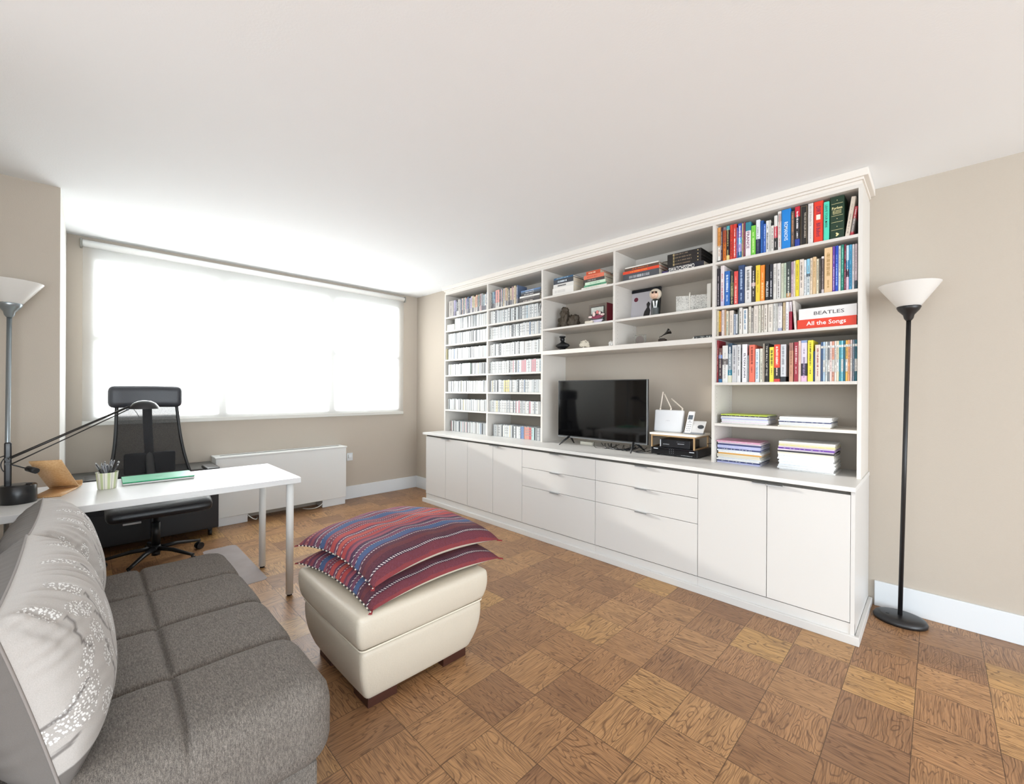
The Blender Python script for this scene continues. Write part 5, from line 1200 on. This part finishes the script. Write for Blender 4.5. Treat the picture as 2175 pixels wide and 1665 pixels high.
for k in range(14):
    a = k * 2.4; r0 = .022; r1 = .04 + .012 * rnd.random(); z1 = .125 + .02 * rnd.random(); lean = 1.0
    p0 = Vector((-3.235 + r0 * math.cos(a + 2.6), .08 + r0 * math.sin(a + 2.6), ZD + .008)); p1 = Vector((-3.235 + r1 * math.cos(a), .08 + r1 * math.sin(a), ZD + z1))
    d = (p1 - p0).normalized(); bm = new(); cyl(bm, p0, p1, .0042, n=8); cyl(bm, p1, p1 + d * .008, .003, .002, 8, mi=1); x_, _ = frame_of(d); cyl(bm, p1 - d * .03 + x_ * .005, p1 + x_ * .005, .0012, n=6, mi=1)
    dark = k % 4 != 1
    solo('pen', bm, [mat('pen_black', '#2a2b2e', .3) if dark else mat('pen_grey', '#77797e', .3), M_steel], ('black' if dark else 'grey') + ' pen standing in the striped cup on the desk', 'pen', ('black' if dark else 'grey') + ' pens in the cup')
# bent plywood stand
t = thing('tablet_stand', 'bent plywood tablet stand beside the black desk lamp', 'stand', (-3.376, -.085, ZD), R(-16))
def ribbon(path, y0, y1, th):
    bm = new(); n = len(path); L, Rr = [], []
    for i, p in enumerate(path):
        a = Vector(path[max(i - 1, 0)]); b = Vector(path[min(i + 1, n - 1)]); d = (b - a).normalized(); nn = Vector((-d.y, d.x)); p = Vector(p)
        L.append((p + nn * th / 2)); Rr.append((p - nn * th / 2))
    loop = L + Rr[::-1]; A = [bm.verts.new((q.x, y0, q.y)) for q in loop]; B = [bm.verts.new((q.x, y1, q.y)) for q in loop]; m_ = len(loop)
    for i in range(m_): bm.faces.new([A[i], A[(i + 1) % m_], B[(i + 1) % m_], B[i]]).smooth = True
    for i in range(n - 1):
        bm.faces.new([A[i + 1], A[i], A[m_ - 1 - i], A[m_ - 2 - i]]); bm.faces.new([B[i], B[i + 1], B[m_ - 2 - i], B[m_ - 1 - i]])
    return bm
pth = [(.225, .186), (.15, .126), (.075, .066), (.02, .023), (.004, .012)]
bm = ribbon(pth, -.058, .058, .005); part('back_panel', bm, M_birch, t, world=False)
pth = [(.225, .003), (.12, .003), (.03, .004), (.004, .007)]
bm = ribbon(pth, -.058, .058, .005); part('foot_panel', bm, M_birch, t, world=False)
pth = [(.0, .0085), (-.03, .005), (-.05, .009), (-.058, .022), (-.054, .034)]
bm = ribbon(pth, -.055, .055, .005); part('lip', bm, M_birch, t, world=False)
# desk lamp
t = thing('desk_lamp', 'black counterweighted desk lamp with a drum base at the left of the desk', 'desk lamp', (-3.12, -.232, ZD))
BX, BY = -3.12, -.232
bm = new(); lathe(bm, [(0, 0), (.06, 0), (.0615, .003), (.0615, .082), (.058, .086), (0, .086)], (BX, BY, ZD), 48); part('base', bm, mat('lamp_black', '#121316', .3), t)
bm = new(); lathe(bm, [(0, .086), (.011, .086), (.011, .09), (0, .091)], (BX + .01, BY + .035, ZD), 20); part('switch', bm, M_black, t)
PX, PY = -3.11, -.264
bm = new(); rbox(bm, (PX, PY, ZD + .185), (.014, .024, .215), .0065, 6); part('post', bm, mat('lamp_black', '#121316', .3), t)
Pv = Vector((PX + .012, PY, .957)); Hd = Vector((-3.28, .165, 1.187))
bm = new(); tube(bm, [Pv, Hd], [.0065, .006], 8); part('upper_arm', bm, mat('lamp_arm', '#33302e', .35, .5), t)
dn = Vector((0, 0, -.022))
bm = new(); tube(bm, [Pv + dn + Vector((0, .01, -.004)), Hd + dn * .7], .003, 8); part('lower_rod', bm, mat('lamp_arm', '#33302e', .35, .5), t)
c0 = Pv + dn + Vector((0, .01, -.004)); c1 = c0 + Vector((-.04, .062, -.038))
bm = new(); tube(bm, [c0, c1], .0032, 8); cyl(bm, c1 + Vector((-.02, -.012, .004)), c1 + Vector((.022, .018, -.006)), .0135, n=20); part('counterweight', bm, M_black, t)
bm = new(); tube(bm, bez([Pv + Vector((-.01, 0, .02)), Pv + Vector((-.03, -.04, 0)), Pv + Vector((-.01, -.12, -.03)), Pv + Vector((0, -.22, -.02))]), .0028, 8); tube(bm, bez([Pv + Vector((-.012, -.004, .01)), Pv + Vector((-.02, -.035, -.02)), Pv + Vector((-.012, -.012, -.06))]), .0022, 8); part('flex', bm, M_black, t)
bm = new(); cyl(bm, Pv + Vector((-.02, 0, 0)), Pv + Vector((.004, 0, 0)), .009, n=16); cyl(bm, Pv + dn + Vector((-.02, 0.0, 0)), Pv + dn + Vector((.004, 0.0, 0)), .009, n=16); part('pivot', bm, M_black, t)
HX, HY, HZ = -3.28, .238, 1.176
bm = new(); lathe(bm, [(.069, 0), (.066, .012), (.052, .032), (.03, .045), (0, .049), ], (HX, HY, HZ), 40); lathe(bm, [(.0, .044), (.028, .041), (.049, .029), (.064, .004), (.069, 0)], (HX, HY, HZ), 40); hd = part('head', bm, mat('lamp_head', '#3a3a3c', .3, .6), t)
bm = new(); lathe(bm, [(0, .004), (.06, .004), (.062, .0)], (HX, HY, HZ), 32); part('reflector', bm, mat('reflector_white', '#dedede', .4), hd)
bm = new(); tube(bm, [Hd, Vector((HX, HY - .055, HZ + .012)), Vector((HX, HY - .04, HZ + .02))], [.007, .007, .004], 8); cyl(bm, Hd + Vector((-.008, 0, -.012)), Hd + Vector((.01, 0, -.012)), .007, n=12); part('head_joint', bm, M_black, t)
bm = new(); tube(bm, bez([Hd + Vector((0, .02, -.004)), Hd + Vector((0, .04, -.03)), Hd + Vector((0, .05, -.06))]), .0015, 6); part('steering_wire', bm, M_black, t)

# ================================================================== OTTOMAN AND CUSHIONS
t = thing('ottoman', 'cream leather ottoman on dark wooden block feet in the middle of the floor', 'ottoman', (-1.868, 1.06, 0))
OX, OY = -1.874, 1.06
def of(h0, h1, zz0, zz1, bulge):
    def f(p):
        k = (p.z - zz0) / (zz1 - zz0); k = max(0, min(1, k)); w_ = h0 + (h1 - h0) * k + bulge * math.sin(math.pi * k)
        ax, ay = p.x / .3, p.y / .3; e = 1 + .02 * ((1 - min(1, abs(ax)) ** 2) * abs(ay) ** 4 + (1 - min(1, abs(ay)) ** 2) * abs(ax) ** 4)
        return (OX + p.x / .3 * w_ * e, OY + p.y / .3 * w_ * e, p.z)
    return f
bm = new(); rbox(bm, (0, 0, .157), (.6, .6, .235), .022, 14, f=of(.262, .308, .04, .274, .016)); part('body', bm, M_cream, t)
bm = new(); rbox(bm, (0, 0, .351), (.6, .6, .148), .022, 14, f=of(.314, .328, .277, .425, .01)); part('seat_cushion', bm, M_cream, t)
def sq(hh, z, rr=.03):
    out = []
    for cx, cy, a0 in ((1, 1, 0), (-1, 1, 90), (-1, -1, 180), (1, -1, 270)):
        out += [Vector((OX + cx * (hh - rr) + rr * math.cos(R(a0 + q * 15)), OY + cy * (hh - rr) + rr * math.sin(R(a0 + q * 15)), z)) for q in range(7)]
    return out + [out[0]]
bm = new(); tube(bm, sq(.3105, .276, .02), .0035, 8, caps=False); tube(bm, sq(.325, .412, .02), .0022, 8, caps=False)
for sx, sy in ((1, -1), (-1, -1), (1, 1)):
    tube(bm, [(OX + sx * (.252 + .040 * q / 5 + .012 * math.sin(math.pi * q / 5)), OY + sy * (.252 + .040 * q / 5 + .012 * math.sin(math.pi * q / 5)), .055 + .21 * q / 5) for q in range(6)], .0022, 6)
part('piping', bm, M_piping, t)
for sx in (-1, 1):
    for sy in (-1, 1):
        bm = new(); a, b_ = sorted((sx * .252, sx * .192)); c, d = sorted((sy * .252, sy * .12)); box(bm, OX + a, OX + b_, OY + c, OY + d, 0, .0395, bev=.002); box(bm, OX + min(sx * .192, sx * .12), OX + max(sx * .192, sx * .12), OY + min(sy * .252, sy * .192), OY + max(sy * .252, sy * .192), 0, .0395, bev=.002); part('foot', bm, M_leg, t)
def kilim(cx, cy, z, hx, hy, h, rz, label, droop, seed):
    """floor cushion: woven top, ticking below; stripes run along y"""
    N = 44; top, bot = [], []; rnd = random.Random(seed); ph = [rnd.uniform(0, 6) for _ in range(5)]
    t = thing('floor_cushion', label, 'cushion', (cx, cy, z), rz, 'striped woven cushions')
    def prof(u, v):
        a, b = abs(u), abs(v); k = max(0, (1 - a ** 3)) ** .42 * max(0, (1 - b ** 3)) ** .42; return k
    def pos(i, j, s):
        u, v = -1 + 2 * i / N, -1 + 2 * j / N; k = prof(u, v); pin = 1 - .055 * (1 - v * v) * abs(u) ** 3 - 0; pin2 = 1 - .055 * (1 - u * u) * abs(v) ** 3
        x, y = u * hx * pin, v * hy * pin2
        wr = .005 * math.sin(6 * u + 3 * v + ph[0]) * k + .004 * math.sin(11 * v - 4 * u + ph[1]) * k
        zz = h * .42 + (h * .6 * k + wr if s > 0 else -h * .42 * k)
        e = max(abs(u), abs(v)); dr = droop * (u * u * v * v) ** 1.0 + droop * .35 * max(0, (e - .8) / .2) ** 2
        return (x, y, zz - dr)
    for s, nm, mm in ((1, 'woven_cover', M_kilim), (-1, 'ticking_underside', M_tick)):
        bm = new(); uvl = bm.loops.layers.uv.new('UVMap'); g = [[bm.verts.new(pos(i, j, s)) for j in range(N + 1)] for i in range(N + 1)]
        for i in range(N):
            for j in range(N):
                q = [(i, j), (i + 1, j), (i + 1, j + 1), (i, j + 1)]; q = q if s > 0 else q[::-1]
                f = bm.faces.new([g[a][b] for a, b in q]); f.smooth = True
                for lp, (a, b) in zip(f.loops, q): lp[uvl].uv = (1 - a / N, b / N)
        part(nm, bm, mm, t, world=False)
    bm = new(); rr = random.Random(seed + 1)
    for k in range(46):
        p = Vector(pos(0, 0, 1)).lerp(Vector(pos(N, 0, 1)), k / 45); i = k / 45 * N; u = -1 + 2 * k / 45; a = Vector(pos(round(i), 0, 1)); blob(bm, [((a.x, a.y - .003, a.z - .001), (.0042, .004, .004), 0)], 0, 1, 1, mi=k % 2, sub=1)
    part('fringe_beads', bm, [mat('bead_dark', '#2a2430', .7), mat('bead_light', '#d8cfc4', .7)], t, world=False)
    bm = new()
    for u, v in ((0, 0), (N, 0), (N, N), (0, N)):
        a = Vector(pos(u, v, 1)); o_ = Vector((a.x, a.y, 0)).normalized(); 
        for q in (-.4, -.1, .15, .4): tube(bm, [a - o_ * .012, a + (Matrix.Rotation(q, 3, 'Z') @ o_) * .016 + Vector((0, 0, -.004))], [.004, .0015], 5)
    part('tassel', bm, mat('tassel_red', '#8c2c30', .8), t, world=False)
kilim(-1.9, 1.118, .4255, .345, .36, .1, R(3), 'red and blue striped woven cushion lying directly on the cream ottoman', .022, 1)
kilim(-1.94, 1.14, .513, .35, .365, .118, R(4), 'red and blue striped woven cushion on top of the other one', .038, 2)

# ================================================================== SOFA
t = thing('sofa', 'armless dark grey fabric sofa with a tufted seat carrying two embroidered pillows', 'sofa', (-2.0, 0, 0))
SX0, SX1, SY0, SY1, ZS = -2.745, -1.262, -.5, .525, .425
SEX = [-2.365, -1.993, -1.625]; SEY = .18
def groove(d, w_=.018): return math.exp(-(d / w_) ** 2)
def seat_pt(p):
    x, y, z = p; top = z > .3
    cells = [SX0] + SEX + [SX1]; xd = min(abs(x - s) for s in SEX); yd = abs(y - SEY)
    c = 0
    for a, b in zip(cells, cells[1:]):
        if a <= x <= b: c = 1 - abs(2 * (x - a) / (b - a) - 1) ** 6
    k = (z - .18) / (ZS - .18); k = max(0, min(1, k))
    dz = 0; dy = 0
    if y < SY1 - .02 or k > .3:
        yb = 1 - abs(2 * (y - SEY) / (SY1 - SEY) - 1) ** 16 if y > SEY else 1 - abs(2 * (y - SY0) / (SEY - SY0) - 1) ** 30
        dz = k ** 2 * (.013 * c * max(0, yb) - .015 * max(groove(xd, .009), .6 * groove(yd, .007) * (1 if y < SY1 - .12 else 0)) )
        dz += k ** 2 * .002 * math.sin(31 * x + 9 * y) * math.sin(17 * y)
    if y > .42: dy = -.014 * groove(xd, .011) * min(1, (y - .42) / .06) * max(0, (k - .35)) * 1.5 + .012 * c * (y - .42) / .1
    return (x, y + dy, z + dz)
bm = new(); rbox(bm, ((SX0 + SX1) / 2, (SY0 + SY1) / 2, (.18 + ZS) / 2), (SX1 - SX0, SY1 - SY0, ZS - .18), .075, (300, 190, 14), f=lambda p: seat_pt(p)); part('seat_cushion', bm, M_sofa, t)
bm = new(); box(bm, SX0 + .06, SX1 - .05, SY0 + .04, SY1 - .03, .03, .178, bev=.008); part('base', bm, M_sofa, t)
for x in (SX0 + .12, SX1 - .12):
    for y in (SY0 + .1, SY1 - .1):
        bm = new(); cyl(bm, (x, y, 0), (x, y, .0302), .02, n=16); part('foot', bm, M_black, t)
bm = new(); rbox(bm, (0, 0, 0), (SX1 - SX0 - .01, .16, .44), .07, 20); loc(bm, Matrix.Translation(((SX0 + SX1) / 2, -.39, .62)) @ Matrix.Rotation(R(14), 4, 'X')); part('backrest', bm, M_sofa, t)
# embroidered pillows
def pillow(cx, cy, cz, w_, h_, th, tilt, rz, rx2, label, seed, blooms):
    N = 110; t = thing('pillow', label, 'pillow', (cx, cy, cz), 0, None); t.rotation_euler = (tilt, rx2, rz)
    rnd = random.Random(seed); wr = [(rnd.uniform(-1, 1), rnd.uniform(.15, .5), rnd.uniform(.008, .02), rnd.uniform(0, 6)) for _ in range(9)]
    def prof(u, v): return (max(0, 1 - abs(u) ** 2.8) * max(0, 1 - abs(v) ** 2.8)) ** .42
    def P3(u, v, s):
        k = prof(u, v); x = u * w_ / 2 * (1 - .05 * (1 - v * v) * u * u); z = v * h_ / 2 * (1 - .06 * (1 - u * u) * v * v)
        d = th / 2 * k
        # gathers running in from the top and side seams
        top_ = max(0, v - .1) ** 1.5; d += .011 * top_ * math.sin(u * 52 + 3 * math.sin(v * 5) + 2 * math.sin(u * 7)) * (.65 + .35 * math.sin(u * 15)) * (k > .01)
        side = max(0, abs(u) - .35) ** 1.5; d += .006 * side * math.sin(v * 37 + 2.5 * math.sin(u * 6) + 3 * math.sin(v * 3 + u * 4)) * (.6 + .4 * math.sin(v * 9 + u * 5)) * (k > .01)
        return Vector((x, s * d, z))
    for s, nm in ((1, 'front'), (-1, 'back')):
        bm = new(); ly = bm.verts.layers.float_color.new('pattern'); g = []
        for i in range(N + 1):
            row = []
            for j in range(N + 1):
                u, v = -1 + 2 * i / N, -1 + 2 * j / N; vt = bm.verts.new(P3(u, v, s)); r_ = g_ = b_ = 0
                for (bu, bv, ra, rb, an) in blooms:
                    du, dv = u - bu, v - bv; a = du * math.cos(an) + dv * math.sin(an); b = -du * math.sin(an) + dv * math.cos(an)
                    if (a / ra) ** 2 + (b / rb) ** 2 < 1 and a > -ra * .8: r_ = 1
                    # stem running down from each bloom
                    if -ra - .5 < a < -ra and abs(b + .03 * math.sin(a * 9)) < .011: g_ = 1
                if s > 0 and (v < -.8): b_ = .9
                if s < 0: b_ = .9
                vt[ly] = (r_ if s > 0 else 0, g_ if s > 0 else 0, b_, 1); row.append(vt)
            g.append(row)
        for i in range(N):
            for j in range(N):
                q = [g[i][j], g[i + 1][j], g[i + 1][j + 1], g[i][j + 1]]; bm.faces.new(q[::-1] if s > 0 else q).smooth = True
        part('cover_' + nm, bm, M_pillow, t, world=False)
    bm = new(); e = []
    for q in range(4 * 24):
        k = q // 24; f_ = (q % 24) / 24 * 2 - 1; u, v = [(f_, -1), (1, f_), (-f_, 1), (-1, -f_)][k]; e.append(P3(u, v, 0))
    tube(bm, e + [e[0]], .003, 6, caps=False); part('seam', bm, mat('pillow_seam', '#8a8480', .8), t, world=False)
BL1 = [(-.7, .55, .16, .07, 1.6), (-.3, .6, .2, .08, 1.3), (.15, .5, .2, .075, 1.8), (.5, .65, .15, .06, 1.4), (.75, .3, .18, .08, 2.0), (-.1, .05, .2, .12, 1.0), (-.85, .8, .14, .07, 1.5), (.3, .8, .16, .06, 1.5), (-.15, .85, .13, .06, 1.6), (.9, .6, .2, .07, 1.7), (.0, .3, .12, .07, 2.2), (.45, -.1, .16, .1, 1.9), (-.55, -.1, .18, .09, 1.2), (.1, -.45, .14, .1, 1.5), (.7, -.5, .2, .08, 2.3), (-.7, -.55, .17, .08, .9)]
BL2 = [(-.75, .5, .2, .09, 1.4), (-.4, .35, .22, .085, 1.9), (-.05, .6, .2, .07, 1.2), (.3, .3, .24, .09, 1.7), (.62, .55, .2, .08, 1.1), (.1, -.05, .24, .11, 2.1), (-.6, .8, .16, .07, 1.5), (-.1, .85, .13, .06, 1.5), (.45, .78, .18, .06, 1.5), (.85, .8, .16, .06, 1.4), (.9, -.3, .25, .1, 1.9), (.6, .2, .18, .08, 1.4), (-.45, -.2, .18, .1, 1.3), (.55, -.15, .15, .11, 1.6), (.8, .1, .2, .07, 2.0), (.25, -.5, .24, .08, .8), (-.2, -.55, .18, .1, 1.8), (.7, -.6, .2, .09, 1.2), (-.75, -.6, .2, .1, 1.5)]
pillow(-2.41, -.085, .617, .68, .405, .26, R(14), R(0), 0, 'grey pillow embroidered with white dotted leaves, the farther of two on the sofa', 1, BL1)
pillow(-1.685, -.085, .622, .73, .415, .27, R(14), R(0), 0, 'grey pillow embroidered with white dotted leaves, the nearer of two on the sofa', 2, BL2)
